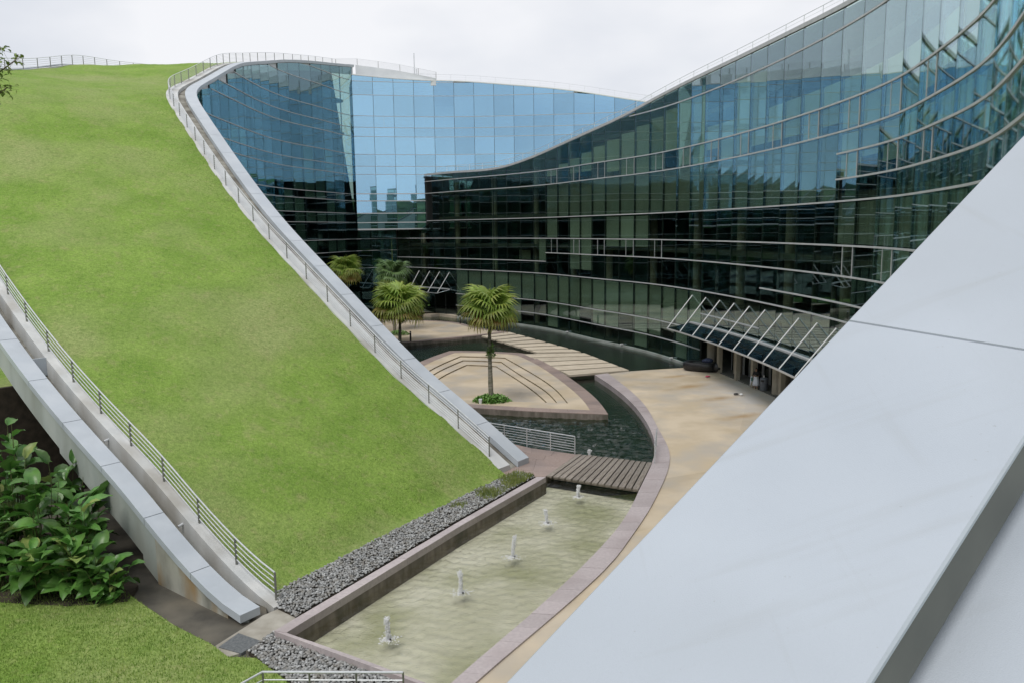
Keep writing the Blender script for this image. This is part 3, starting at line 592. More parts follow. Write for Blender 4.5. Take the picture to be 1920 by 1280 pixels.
struct(obj('plaza_bed', *MB().prism(P_ARC+[(14, 12), (22, 20), (32, 40), (32, 66), RC.off(RE[24], .6), RC.off(RE[24], -.5), (13.38, 68.83), (10.26, 67.71)], -1.1, -.07).__dict__.values(), SOIL)).parent = plaza
bm = bmesh.new()
ring = [p for p in P_ARC[::2]]+[(9, 10), (15, 14), (21, 22), (25, 36), (25.5, 66), RC.off(RE[24], .55), RC.off(RE[24], -.45), (13.38, 68.83), (10.39, 67.97)]
bm.faces.new([bm.verts.new((x, y, 0)) for x, y in ring]); bmesh.ops.triangulate(bm, faces=bm.faces[:])
cuts = [((16.6, 46), (-.25, 1)), ((16, 53), (-.12, 1)), ((15, 59.5), (.05, 1)), ((14, 65.2), (.22, 1)), ((12, 40), (-.45, 1)), ((10, 34), (-.6, 1)), ((8, 28.5), (-.75, 1)), ((14.2, 50), (1, -.03)), ((17.2, 60), (1, .04)), ((11.5, 40), (1, -.35))]
def keyf(p): return tuple(int((p[0]-c[0])*nn[0]+(p[1]-c[1])*nn[1] > 0) for c, nn in cuts)
for c, nn in cuts: bmesh.ops.bisect_plane(bm, geom=bm.verts[:]+bm.edges[:]+bm.faces[:], plane_co=(*c, 0), plane_no=(*nn, 0))
groups = {}
for fc in bm.faces: groups.setdefault(keyf(fc.calc_center_median()), []).append(fc)
for g in groups.values():
    b2 = bmesh.new(); mp_ = {}
    for fc in g:
        vs_ = []
        for q in fc.verts:
            if q.index not in mp_ or True:
                key = (round(q.co.x, 4), round(q.co.y, 4))
                if key not in mp_: mp_[key] = b2.verts.new(q.co)
                vs_.append(mp_[key])
        try: b2.faces.new(vs_)
        except ValueError: pass
    b2.normal_update()
    for fc in b2.faces:
        if fc.normal.z < 0: fc.normal_flip()
    b2.normal_update(); bmesh.ops.inset_region(b2, faces=b2.faces[:], thickness=.045, depth=0, use_even_offset=True)
    rim = [fc for fc in b2.faces if any(e.is_boundary for e in fc.edges)]
    for q in {q for fc in rim for e in fc.edges if e.is_boundary for q in e.verts}: q.co.z = -.06
    me = bpy.data.meshes.new('paving_panel'); b2.to_mesh(me); b2.free(); me.materials.append(None); link('paving_panel', me, plaza)
bm.free()
slabs_between(W_ARC, P_ARC, GRANP, plaza, -1.0, .004, 1.0)
struct(obj('pond_edge_wall', *strip([[(x, y, -1.1), (x, y, -.02)] for x, y in W_ARC]), GRANW)).parent = plaza
# rust-stained plaza material: stains have their own shapes
def plaza_mat():
    m = mat('stained_aggregate_paving', (.51, .425, .30), (.61, .52, .39), scale=.35, rough=.85, bump=.25, bscale=60, c3=(.44, .40, .34), scale3=.3, coord='World', dist=.01, detail=12, rnd=.09, lo=.4, hi=.6)
    n, l = m.node_tree.nodes, m.node_tree.links; b = [q for q in n if q.type == 'BSDF_PRINCIPLED'][0]; col = b.inputs['Base Color'].links[0].from_socket
    ge = n.new('ShaderNodeNewGeometry')
    nz = n.new('ShaderNodeTexNoise'); nz.inputs['Scale'].default_value = .9; nz.inputs['Detail'].default_value = 7; l.new(ge.outputs['Position'], nz.inputs['Vector'])
    def blob(cx, cy, rx, ry, rot):
        mpn = n.new('ShaderNodeMapping'); mpn.vector_type = 'TEXTURE'; mpn.inputs['Location'].default_value = (cx, cy, 0); mpn.inputs['Scale'].default_value = (rx, ry, 99); mpn.inputs['Rotation'].default_value = (0, 0, rot); l.new(ge.outputs['Position'], mpn.inputs['Vector'])
        ln = n.new('ShaderNodeVectorMath'); ln.operation = 'LENGTH'; l.new(mpn.outputs[0], ln.inputs[0])
        a = n.new('ShaderNodeMath'); a.operation = 'MULTIPLY_ADD'; l.new(nz.outputs['Fac'], a.inputs[0]); a.inputs[1].default_value = 1.7; a.inputs[2].default_value = .15
        s_ = n.new('ShaderNodeMath'); s_.operation = 'SUBTRACT'; l.new(a.outputs[0], s_.inputs[0]); l.new(ln.outputs['Value'], s_.inputs[1]); s_.use_clamp = True
        return s_.outputs[0]
    def over(col, fac, c, k):
        mu = n.new('ShaderNodeMath'); mu.operation = 'MULTIPLY'; mu.use_clamp = True; l.new(fac, mu.inputs[0]); mu.inputs[1].default_value = k
        x = n.new('ShaderNodeMixRGB'); l.new(mu.outputs[0], x.inputs['Fac']); l.new(col, x.inputs['Color1']); x.inputs['Color2'].default_value = (*c, 1); return x.outputs[0]
    col = over(col, blob(17.6, 57, 4.2, 9.5, -.1), (.50, .49, .47), .9)
    for cx, cy, rx, ry in STAINS: col = over(col, blob(cx, cy, rx, ry, .5), (.36, .22, .08), .65)
    l.new(col, b.inputs['Base Color']); return m
STAINS = [(*(14.13, 61.05), 2.6, .8), (*(15.35, 56.58), 2.4, .8), (*(13.99, 65.43), 1.8, .6), (*(15.26, 50.88), 2.4, .7)]
PLZ = plaza_mat()
for o in plaza.children:
    if o.name.startswith('paving_panel'): o.data.materials[0] = PLZ
# island with a sunken stepped floor
isl = struct(empty('paved_island'))
ISL = arc([(6.42, 51.65), (6.30, 54.76), (5.91, 58.46), (4.78, 65.06), (2.86, 73.32), (1.23, 78.31)], 26)+arc([(1.23, 78.31), (-2.49, 79.83), (-6.40, 80.68)], 8)[1:]+arc([(-6.40, 80.68), (-8.78, 73.87), (-9.82, 65.78), (-9.89, 57.84)], 12)[1:]+arc([(-9.89, 57.84), (-6.22, 55.45), (-2.69, 54.06), (1.41, 52.78), (6.42, 51.65)], 20)[1:-1]
ISI = offset_in(ISL, 1.05)
slabs_between(ISL+[ISL[0]], ISI+[ISI[0]], GRAN, isl, -.26, .012, 1.25)
struct(obj('island_side_wall', *strip([[(x, y, -1.0), (x, y, -.03)] for x, y in ISL+[ISL[0]]]), GRANW)).parent = isl
S1 = arc([(3.98, 55.24), (3.41, 60.02), (1.82, 66.99), (-0.70, 75.78)], 16)+arc([(-0.70, 75.78), (-2.92, 76.60), (-5.17, 77.11)], 6)[1:]+arc([(-5.17, 77.11), (-7.51, 68.93), (-8.26, 62.44)], 8)[1:]+[(-6.47, 57.84), (-2.80, 56.51)]
def ringface(o, outer, inner, z, m, name, parent):
    bm = bmesh.new(); vo = [bm.verts.new((x, y, z)) for x, y in outer]; vi = [bm.verts.new((x, y, z)) for x, y in inner]
    e = [bm.edges.new((vo[i], vo[(i+1) % len(vo)])) for i in range(len(vo))]+[bm.edges.new((vi[i], vi[(i+1) % len(vi)])) for i in range(len(vi))]
    bmesh.ops.triangle_fill(bm, use_beauty=True, edges=e)
    for fc in bm.faces:
        if fc.normal.z < 0: fc.normal_flip()
    me = bpy.data.meshes.new(name); bm.to_mesh(me); bm.free(); me.materials.append(m); return link(name, me, parent)
TH = .115
S2 = arc([(3.32, 55.10), (2.82, 59.04), (1.10, 65.79), (-1.04, 74.07)], 16)+arc([(-1.04, 74.07), (-2.86, 74.83), (-4.79, 75.29)], 6)[1:]+arc([(-4.79, 75.29), (-6.88, 68.36), (-7.64, 61.96)], 8)[1:]+[(-6.27, 58.21), (-2.81, 56.79)]
S3 = arc([(2.75, 55.22), (2.18, 58.49), (0.85, 64.13), (-1.52, 72.44)], 16)+arc([(-1.52, 72.44), (-2.94, 72.99), (-4.33, 73.39)], 6)[1:]+arc([(-4.33, 73.39), (-6.31, 66.78), (-7.01, 61.71)], 8)[1:]+[(-5.93, 58.48), (-2.83, 57.06)]
prev = ISI; zz = 0.0
for cur in (S1, S2, S3):
    ringface(None, prev, cur, zz, PAVE, 'step_tread', isl)
    obj('step_riser', *strip([[(x, y, zz-TH), (x, y, zz)] for x, y in cur+[cur[0]]]), RISER, isl)
    prev = cur; zz -= TH
MB().prism(prev, -.9, zz).build('sunken_floor', PAVE, isl)
FLOORZ = zz
# terrace at the far corner
ter = struct(empty('far_terrace'))
TER = arc([(-0.44, 95.15), (-1.73, 93.78), (-7.81, 89.65), (-11.96, 86.99), (-15.98, 86.09)], 14)+[(-25.5, 90), (-26.5, 104), (-22, 112)]+arc([(-14.16, 109.15), (-11.07, 108.18), (-7.73, 105.93), (-4.06, 99.17), (-0.44, 95.15)], 10)[:-1]
TEI = offset_in(TER, .8)
slabs_between(TER+[TER[0]], TEI+[TEI[0]], GRAN, ter, -.2, .01, 2.2)
MB().prism(TEI, -1.0, .0).build('paving', PAVE, ter); struct(obj('terrace_side_wall', *strip([[(x, y, -1.0), (x, y, -.03)] for x, y in TER+[TER[0]]]), GRANW)).parent = ter
MB().prism([RC.off(8.2, -.4), RC.off(14.0, -.4), RC.off(14, 2), RC.off(8.2, 2)], -.9, -.02).build('door_step', SLABP, ter)
MB().prism([RC.off(1, -2.4), RC.off(10, -2.0), RC.off(10, 1), RC.off(1, 1), (-24, 114)], -.9, -.01).build('corner_paving', PAVE, ter)
# stepping slabs
wk = struct(empty('stepping_path'))
for L0, L1, R0, R1, n in [((-3.72, 92.04), (2.64, 78.54), (-0.44, 95.15), (7.13, 78.54), 7), ((1.11, 77.97), (4.98, 65.91), (7.20, 78.18), (10.35, 67.97), 5)]:
    for k in range(n):
        t0, t1 = k/n+.02, (k+1)/n-.02; lp = lambda a, b, t: (a[0]+(b[0]-a[0])*t, a[1]+(b[1]-a[1])*t)
        MB().prism([lp(L0, L1, t0), lp(L0, L1, t1), lp(R0, R1, t1), lp(R0, R1, t0)], -.16, .01+random.uniform(-.006, .006)).build('stepping_slab', SLABP, wk)
# water, displaced into real ripples
FJ = [(4.20, 42.02), (-0.72, 46.20)]; PJ = [(3.04, 35.96), (1.41, 32.64), (-0.06, 29.15), (-1.89, 26.11), (-3.97, 22.99)]
def wnoise(P, k, seed, n=26):
    r = np.random.default_rng(seed); h = np.zeros(len(P))
    for _ in range(n):
        a = r.uniform(0, 2*np.pi); w = k*r.uniform(.6, 1.7); h += np.sin((P[:, 0]*np.cos(a)+P[:, 1]*np.sin(a))*w+r.uniform(0, 6.28))/n**.5
    return h
def water(name, poly, z, step, amp, jets, m, k):
    P = np.array(poly); x0, y0 = P.min(0)-step; x1, y1 = P.max(0)+step; nx, ny = int((x1-x0)/step)+1, int((y1-y0)/step)+1
    X, Y = np.meshgrid(x0+np.arange(nx)*step, y0+np.arange(ny)*step); Q = np.c_[X.ravel(), Y.ravel()]
    keep = inpoly(Q, poly).reshape(ny, nx); a = amp(Q); H_ = a*wnoise(Q, k, 5)
    for jx, jy in jets:
        d = np.hypot(Q[:, 0]-jx, Q[:, 1]-jy); H_ += .012*np.sin(d*13.0)*np.exp(-d/.9)*(d > .12)
    cell = keep[:-1, :-1] | keep[1:, :-1] | keep[:-1, 1:] | keep[1:, 1:]; j, i = np.nonzero(cell); b = j*nx+i
    F = np.c_[b, b+1, b+nx+1, b+nx]; used = np.unique(F); re = np.zeros(nx*ny, int); re[used] = np.arange(len(used)); F = re[F]; V = np.c_[Q[used], (z+H_)[used]]
    me = bpy.data.meshes.new(name); me.vertices.add(len(V)); me.vertices.foreach_set('co', V.ravel()); me.loops.add(F.size); me.loops.foreach_set('vertex_index', F.ravel()); me.polygons.add(len(F))
    me.polygons.foreach_set('loop_start', np.arange(len(F))*4); me.polygons.foreach_set('use_smooth', np.ones(len(F), bool)); me.update(calc_edges=True); me.validate(); me.materials.append(m)
    return struct(link(name, me))
# outline of the big pond: pulled in so that it ends beneath the copings and slabs
POND = [(p[0]+.25, p[1]) for p in W_ARC[:34]]+[(7.16, 39.27), (1.64, 38.34), (0.61, 39.54)]+[LC.off(s, .4) for s in np.arange(.5, 92, 2.5)]+[LC.off(94, .2)]+[RC.off(s, .2) for s in np.arange(.5, RE[24], 2.5)]+[(12.88, 66.25), (9.89, 65.21)]
water('pond_water', POND, PONDZ, .16, lambda Q: .055*np.clip((58-Q[:, 1])/9, .03, 1), FJ, W_POND, 11.0)
struct(obj('pond_floor', *[MB().prism(POND, -1.2, -.85).v, MB().prism(POND, -1.2, -.85).f], PONDF))
PW_O = [(-7.44, 22.68), (-5.30, 26.45), (-2.34, 31.66), (1.14, 37.58)]; PW_I = [(-7.03, 22.57), (-5.00, 26.23), (-2.30, 31.06), (1.61, 37.56)]
FW_O = [(-7.44, 22.68), (-5.06, 21.22), (-3.35, 20.19), (-2.41, 19.61), (-0.93, 18.53)]; FW_I = [(-7.03, 22.57), (-4.75, 21.21), (-2.63, 19.89), (-1.82, 19.37), (-0.52, 18.41)]
POOL = [(6.05, 36.19), (1.66, 38.60)]+PW_I[::-1]+FW_I[1:]+[(p[0]+.3, p[1]) for p in W_ARC[::-1] if p[1] < 36.8]
water('pool_water', POOL, POOLZ, .075, lambda Q: .019+0*Q[:, 0], PJ, W_POOL, 13)
struct(obj('pool_floor', *[MB().prism(POOL, -1.2, -.62).v, MB().prism(POOL, -1.2, -.62).f], POOLF))
pw = tag(empty('pool_wall'), 'low granite wall with pale pink capping round the fountain pool', 'wall')
slabs_between(PW_O, PW_I, GRANP, pw, -.02, .25, 1.2, name='cap_slab'); slabs_between(FW_O, FW_I, GRANP, pw, -.02, .25, 1.0, name='cap_slab')
def inset_pts(A, B, t): return [tuple(np.array(a)*(1-t)+np.array(b)*t) for a, b in zip(A, B)]
for A, B in ((PW_O, PW_I), (FW_O, FW_I)):
    a, b = inset_pts(A, B, .12), inset_pts(A, B, .93); MB().prism(a+b[::-1], -1.1, -.02).build('wall_face', GRANW, pw)
    b2, b3 = inset_pts(A, B, .90), inset_pts(A, B, .955); MB().prism(b2+b3[::-1], -1.0, .20).build('facing', GRANW, pw)
for px, wh in (((-4.10, 28.20), 'over the fourth jet from the bridge'), ((-0.55, 34.52), 'nearer the plank bridge')):
    d = np.array(PW_I[2])-np.array(PW_I[1]); d /= np.linalg.norm(d); q = np.array(px)
    tag(MB().box((q[0]+.02, q[1]-.02, -.02), (.42, .05, .13), Matrix.Rotation(math.atan2(d[1], d[0]), 3, 'Z')).build('depth_plate', WHITEP), 'small white plate on the inner pool wall face '+wh, 'plate', 'plates on the pool wall')
# timber bridge
br = tag(empty('timber_bridge'), 'grey weathered plank footbridge between pond and pool', 'bridge')
BLn, BLf, BRf, BRn = [np.array(q) for q in ((1.65, 38.42), (3.54, 42.20), (7.39, 40.39), (5.97, 36.04))]
for k in range(14):
    t0, t1 = k/14+.007, (k+1)/14-.007; j = random.uniform(-.05, .05)
    a, b, c, d = BLn+(BRn-BLn)*t0, BLn+(BRn-BLn)*t1, BLf+(BRf-BLf)*t1, BLf+(BRf-BLf)*t0; e = (d-a)/np.linalg.norm(d-a)*j; z = random.uniform(-.012, .012)
    ctr = (a+b+c+d)/4; ax = (c+d-a-b); an = math.atan2(ax[1], ax[0]); Rm = Matrix.Rotation(-an, 3, 'Z')
    pl = [tuple((Rm @ Vector((*(p-ctr), 0)))[:2]) for p in (a+e, b+e, c, d)]
    MB().prism(pl, -.045, .03).build('plank', WOOD, br, M=Matrix.Translation((ctr[0], ctr[1], .02+z)) @ Matrix.Rotation(an, 4, 'Z'))
for t in (.12, .88):
    p, q = BLn+(BLf-BLn)*t, BRn+(BRf-BRn)*t; m_ = (p+q)/2; d = q-p
    MB().box((m_[0], m_[1], -.15), (np.linalg.norm(d), .14, .22), Matrix.Rotation(math.atan2(d[1], d[0]), 3, 'Z')).build('bearer', WOOD, br)
# granite landing by the foot of the lawn
ld = struct(empty('granite_landing'))
A = [(-0.63, 38.42), (0.59, 38.38), (1.62, 38.38)]; B = [(-1.86, 46.63), (0.69, 43.78), (3.54, 42.26)]
MB().prism(A+B[::-1], -1.1, -.012).build('bed', GRANW, ld)
for t0 in np.arange(0, 1, .2): slabs_between([tuple(np.array(a)*(1-t0)+np.array(b)*t0) for a, b in zip(A, B)], [tuple(np.array(a)*(1-t0-.2)+np.array(b)*(t0+.2)) for a, b in zip(A, B)], GRAN, ld, -.05, .004, 1.3)
# ------------------------------------------------------------------ ground at the lower left
LAWN = [(-5.15, 19.00), (-6.92, 20.84), (-7.65, 21.53), (-8.49, 21.61), (-9.27, 22.35), (-10.81, 23.46), (-12.83, 25.21), (-14.33, 26.59), (-16.79, 28.82)]+[(-22, 27.5), (-36, 26), (-36, 4), (-2, 4)]
gx, gy = np.meshgrid(np.arange(-27, 0, .45), np.arange(9, 36, .45)); 
lawn = struct(obj('lawn', *MB().prism(LAWN, -1.0, .03).__dict__.values(), GRASS))
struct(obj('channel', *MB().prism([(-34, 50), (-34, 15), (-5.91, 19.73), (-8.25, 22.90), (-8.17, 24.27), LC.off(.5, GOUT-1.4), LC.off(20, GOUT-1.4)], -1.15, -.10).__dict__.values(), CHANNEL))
struct(obj('concrete_landing', *MB().prism([(-8.53, 23.64), (-8.29, 24.20), (-7.93, 24.63), (-7.12, 23.99), (-7.58, 23.11), (-7.65, 22.98), (-7.89, 22.20), (-8.21, 21.90), (-8.62, 21.61), (-9.19, 22.23)], -1.1, -.02).__dict__.values(), LANDING))
struct(obj('drain_cover', *MB().prism([(-8.68, 23.04), (-7.81, 22.54), (-8.19, 21.84), (-9.00, 22.22)], -.1, .0).__dict__.values(), mat('drain_grit', (.09, .10, .105), (.15, .16, .165), scale=14, rough=.8, coord='World', bump=.5, bscale=40))).location.z = .004
# pebble beds
BEDA = [(-8.33, 25.72), (-7.22, 27.59), (-5.70, 30.20), (-3.85, 33.12), (-1.64, 36.64), (0.14, 39.10), (1.08, 38.36), (-2.40, 32.44), (-5.43, 27.08), (-7.12, 23.99), (-7.88, 24.59)]; BEDB = [(-7.99, 21.90), (-7.54, 23.01), (-5.14, 21.56), (-3.41, 20.55), (-2.45, 19.91), (-1.36, 18.81), (-4.85, 18.88), (-6.94, 20.90)]
ico = bmesh.new(); bmesh.ops.create_icosphere(ico, subdivisions=2, radius=1); IV = np.array([q.co[:] for q in ico.verts]); IFc = [tuple(q.index for q in fc.verts) for fc in ico.faces]; ico.free()
ico = bmesh.new(); bmesh.ops.create_icosphere(ico, subdivisions=1, radius=1); JV = np.array([q.co[:] for q in ico.verts]); JF = [tuple(q.index for q in fc.verts) for fc in ico.faces]; ico.free()
pm = []
for k in range(6):
    V = IV*np.array([1, .74, .52]); V = V+.10*np.sin(IV*3.1+k)[:, [1, 2, 0]]; pm.append(mesh(V, IFc, PEB, True, 'pebble'))
def bed(poly, label, n, single, rmin, rmax, name, seed):
    r = np.random.default_rng(seed); P = np.array(poly); root = struct(empty(name))
    MB().prism(poly, -1.0, -.01).build('bed_soil', SOIL, root)
    Q = r.uniform(P.min(0), P.max(0), (n*6, 2)); Q = Q[inpoly(Q, poly)]; keep = []; cell = {}
    for q in Q:                                     # dart throwing for an even spread
        c = (int(q[0]/.1), int(q[1]/.1)); ok = True
        for dx in (-1, 0, 1):
            for dy in (-1, 0, 1):
                for w in cell.get((c[0]+dx, c[1]+dy), ()):
                    if (w[0]-q[0])**2+(w[1]-q[1])**2 < .068**2: ok = False
        if ok: cell.setdefault(c, []).append(q); keep.append(q)
    keep = np.array(keep); keep = keep[np.argsort(np.hypot(keep[:, 0], keep[:, 1]))]; V, F = [], []
    for i, q in enumerate(keep):
        rr = r.uniform(rmin, rmax); z = .03+r.uniform(0, .06); rot = Matrix.Rotation(r.uniform(0, 6.28), 4, 'Z') @ Matrix.Rotation(r.uniform(-.5, .5), 4, 'X')
        if i < single: link('pebble', pm[i % 6], root, Matrix.Translation((q[0], q[1], z)) @ rot @ Matrix.Scale(rr, 4))
        else:
            A_ = np.array(rot.to_3x3()); v_ = (IV*np.array([1, .76, .58])*rr) @ A_.T+np.array([q[0], q[1], z]); n0 = len(V)*len(IV); V.append(v_); F += [tuple(a+n0 for a in t) for t in IFc]
    if V: stuff(obj('pebble_heap', np.concatenate(V), F, PEBJ, root, smooth=True))
    return len(keep)
bed(BEDB, '', 5500, 280, .045, .08, 'pebble_bed', 1); bed(BEDA, '', 15000, 0, .042, .075, 'pebble_bed', 2)
# weeds in the pebbles
def blades(name, pts, h, w, m, parent=None, seed=1, lean=.5):
    r = np.random.default_rng(seed); n = len(pts); a = r.uniform(0, 2*np.pi, n); hh = h*r.uniform(.5, 1.2, n); d = np.c_[np.cos(a), np.sin(a), 0*a]; ww = w*r.uniform(.6, 1.3, n); b = r.uniform(0, 2*np.pi, n)
    ln = np.c_[np.cos(b), np.sin(b), 0*b]*(lean*hh*r.uniform(0, 1, n))[:, None]; P = np.asarray(pts)
    V = np.stack([P-d*ww[:, None], P+d*ww[:, None], P+ln+np.c_[0*a, 0*a, hh]], 1).reshape(-1, 3); F = np.arange(3*n).reshape(-1, 3)
    me = bpy.data.meshes.new(name); me.vertices.add(3*n); me.vertices.foreach_set('co', V.ravel()); me.loops.add(3*n); me.loops.foreach_set('vertex_index', F.ravel()); me.polygons.add(n); me.polygons.foreach_set('loop_start', np.arange(n)*3); me.update(calc_edges=True); me.materials.append(m)
    return stuff(link(name, me, parent))
r = np.random.default_rng(4); Q = r.uniform(np.array(BEDA).min(0), np.array(BEDA).max(0), (160000, 2)); Q = Q[inpoly(Q, BEDA)]
cl = .7*np.sin(Q[:, 0]*2.3+1)*np.sin(Q[:, 1]*1.9)+(Q[:, 1]-34.5)*.26; Q = Q[cl > r.uniform(.2, 1.6, len(Q))]
o = blades('weeds', np.c_[Q, np.full(len(Q), .05)], .2, .022, mat('weed', (.14, .20, .04), (.27, .30, .09), scale=3, rough=.7, coord='World'), seed=3); o['label'] = 'yellow green weeds growing through the grey pebble strip'; o['category'] = 'weeds'
# grass blades on the nearer lawns
r = np.random.default_rng(6); n = 90000; u = r.uniform(0, 1, n); ss = r.beta(1, 1.7, n)*46
B_ = []
for s in np.arange(0, 46, .5):
    k = (ss >= s) & (ss < s+.5); m_ = k.sum()
    if not m_: continue
    t = LC.tan(s); nn = np.array([-t[1], t[0]]); uu = u[k]; sx = ss[k]-(2.3*uu+.4)*(1-ss[k]/93); o_ = GIN+(GOUT-GIN)*uu; base = np.array([LC.at(q) for q in sx]); p = base+nn*o_[:, None]
    z = np.array([zg(q, w) for q, w in zip(sx, uu)])+.05*np.sin(p[:, 0]*.9+p[:, 1]*.7)+.04*np.sin(p[:, 0]*2.1-p[:, 1]*1.3); B_.append(np.c_[p, np.maximum(z, -.04)-.015])
blades('grass_blades', np.concatenate(B_), .075, .016, BLADE, lw, seed=8)
Q = r.uniform((-24, 14), (0, 29), (170000, 2)); Q = Q[inpoly(Q, LAWN)]
o = blades('lawn_blades', np.c_[Q, np.full(len(Q), .02)], .085, .013, BLADE, seed=9); o['label'] = 'short bright grass blades on the lower lawn'; o['category'] = 'grass'

# ------------------------------------------------------------------ fountains
def fountain(label, x, y, z, h, seed, base=True):
    r = random.Random(seed); o = tag(empty('fountain_jet', (x, y, z)), label, 'fountain', 'bubbling fountain jets')
    mb = MB(); lx, ly = r.uniform(-.09, .09), r.uniform(-.09, .09); fall = r.uniform(-.12, .12)
    mb.path([(lx*t*t, ly*t*t, -.05+(h*.93+.05)*t) for t in np.linspace(0, 1, 9)], [.035, .04, .045, .05, .055, .055, .05, .035, .01], 9)
    for k in range(420):                                  # froth of fine drops round the core, looser towards the top
        t = r.random()**.8; sp = .018+.028*t; s = r.uniform(.008, .02); c = (lx*t*t+r.gauss(0, sp), ly*t*t+r.gauss(0, sp), -.03+h*t*r.uniform(.95, 1.04))
        mb.add([(c[0]+v_[0]*s, c[1]+v_[1]*s, c[2]+v_[2]*s*1.8) for v_ in JV], JF)
    for k in range(120):                                  # water falling back beside it
        t = r.random(); s = r.uniform(.007, .016); c = (lx*.6+fall*(1-t*t)+r.gauss(0, .03), ly*.6-abs(fall)*(1-t*t)*.6+r.gauss(0, .03), h*.8*t)
        mb.add([(c[0]+v_[0]*s, c[1]+v_[1]*s, c[2]+v_[2]*s*1.6) for v_ in JV], JF)
    mb.build('water_column', FOAM, o, smooth=True)
    if base:
        mb = MB()
        for k in range(150):
            a, d = r.uniform(0, 6.28), abs(r.gauss(0, .17))+.03; s = r.uniform(.010, .03)
            mb.add([(d*math.cos(a)+v_[0]*s*1.3, d*math.sin(a)+v_[1]*s*1.3, .012+v_[2]*s*.45) for v_ in JV], JF)
        mb.build('splash', FOAM, o, smooth=True)
    MB().tube((0.06, -.06, -.05), (0.06, -.06, .05), .03, 8).build('nozzle', BLACKM, o)
names = ['foaming fountain jet rising beside the plank bridge in the pool', 'leaning fountain jet, second from the bridge in the pool', 'fountain jet with a side spurt, third from the bridge in the pool', 'tall fountain jet, fourth from the bridge in the pool', 'fountain jet by the low front wall of the pool']
for k, ((x, y), h) in enumerate(zip(PJ, (.60, .62, .85, .82, .80))): fountain(names[k], x, y, POOLZ, h, k)
fountain('thin fountain jet in the pond behind the plank bridge', *FJ[0], PONDZ, .78, 9); fountain('thin fountain jet in the pond behind the landing railing', *FJ[1], PONDZ, .7, 10)
# splayed streams of the two pond jets
# ------------------------------------------------------------------ courtyard railings
def lin(a, b, n): return [tuple(np.array(a)*(1-t)+np.array(b)*t) for t in np.linspace(0, 1, n)]
a, b = (*(-1.83, 45.76), .0), (*(3.41, 42.16), .0)
railing('horizontal bar steel railing on the granite landing at the pond edge', lin(a, b, 5), [0, 1, 2, 3, 4], 1.05, [.16, .30, .44, .58, .72, .86], r_rail=.014, pm=STEEL, post_r=.022)
a, b = (*(7.50, 40.38), .0), (*(8.22, 43.67), .0)
railing('short steel railing at the plaza end of the plank bridge', lin(a, b, 3), [0, 1, 2], 1.0, [.25, .5, .75], r_rail=.014, pm=STEEL, post_r=.022)
P3 = [(-2.95, 19.05), (-6.65, 19.15), (-7.7, 18.3), (-9.0, 17.1)]
P3 = lin((*P3[0], 0), (*P3[1], 0), 4)+[(*P3[2], -.25), (*P3[3], -.6)]
railing('steel stair railing over the pebbles below the fountain pool', P3, [0, 1, 2, 3, 4, 5], 1.0, [.55, .78], r_top=.032, r_rail=.018, pm=STEELD, post_r=.022)
# ------------------------------------------------------------------ palms
def frond_mesh(mt, seed, L=1.15, nseg=22):
    """fan leaf: pleated blades spread round the petiole tip, split and drooping at the ends"""
    r = random.Random(seed); mb = MB(); pet = .72
    mb.path([(0, 0, 0), (pet*.5, 0, .03), (pet, 0, 0)], [.022, .017, .012], 5)
    for k in range(nseg):
        a = R(-128+256*k/(nseg-1)); l = L*(.80+.2*math.cos(a*.55))*r.uniform(.93, 1.06); w = R(256/(nseg-1))*.5; dr = r.uniform(.28, .5)*(1+.25*abs(a))
        pts = []
        for t, ww, dz in ((0.02, 1.0, 0), (.3, 1.0, .0), (.6, 1.0, -.10), (.8, .55, -.34), (1.0, .06, -.78)):
            e = l*t*(1-.16*t*t)
            c = Vector((pet+e*math.cos(a), e*math.sin(a), dz*dr*1.35*l)); s_ = Vector((-math.sin(a), math.cos(a), 0))*(l*min(t, .6)*w*ww*.97)
            pts.append((c-s_, c+Vector((0, 0, .055*l*t*(1.15-t))), c+s_))
        v_ = [q for p in pts for q in p]; f_ = []
        for i in range(4): f_ += [(3*i, 3*i+1, 3*i+4, 3*i+3), (3*i+1, 3*i+2, 3*i+5, 3*i+4)]
        mb.add(v_, f_)
    return mesh(mb.v, mb.f, mt, False, 'frond')
FR = {m_.name: [frond_mesh(m_, k) for k in range(3)] for m_ in (LEAFP, LEAFY, LEAFD)}
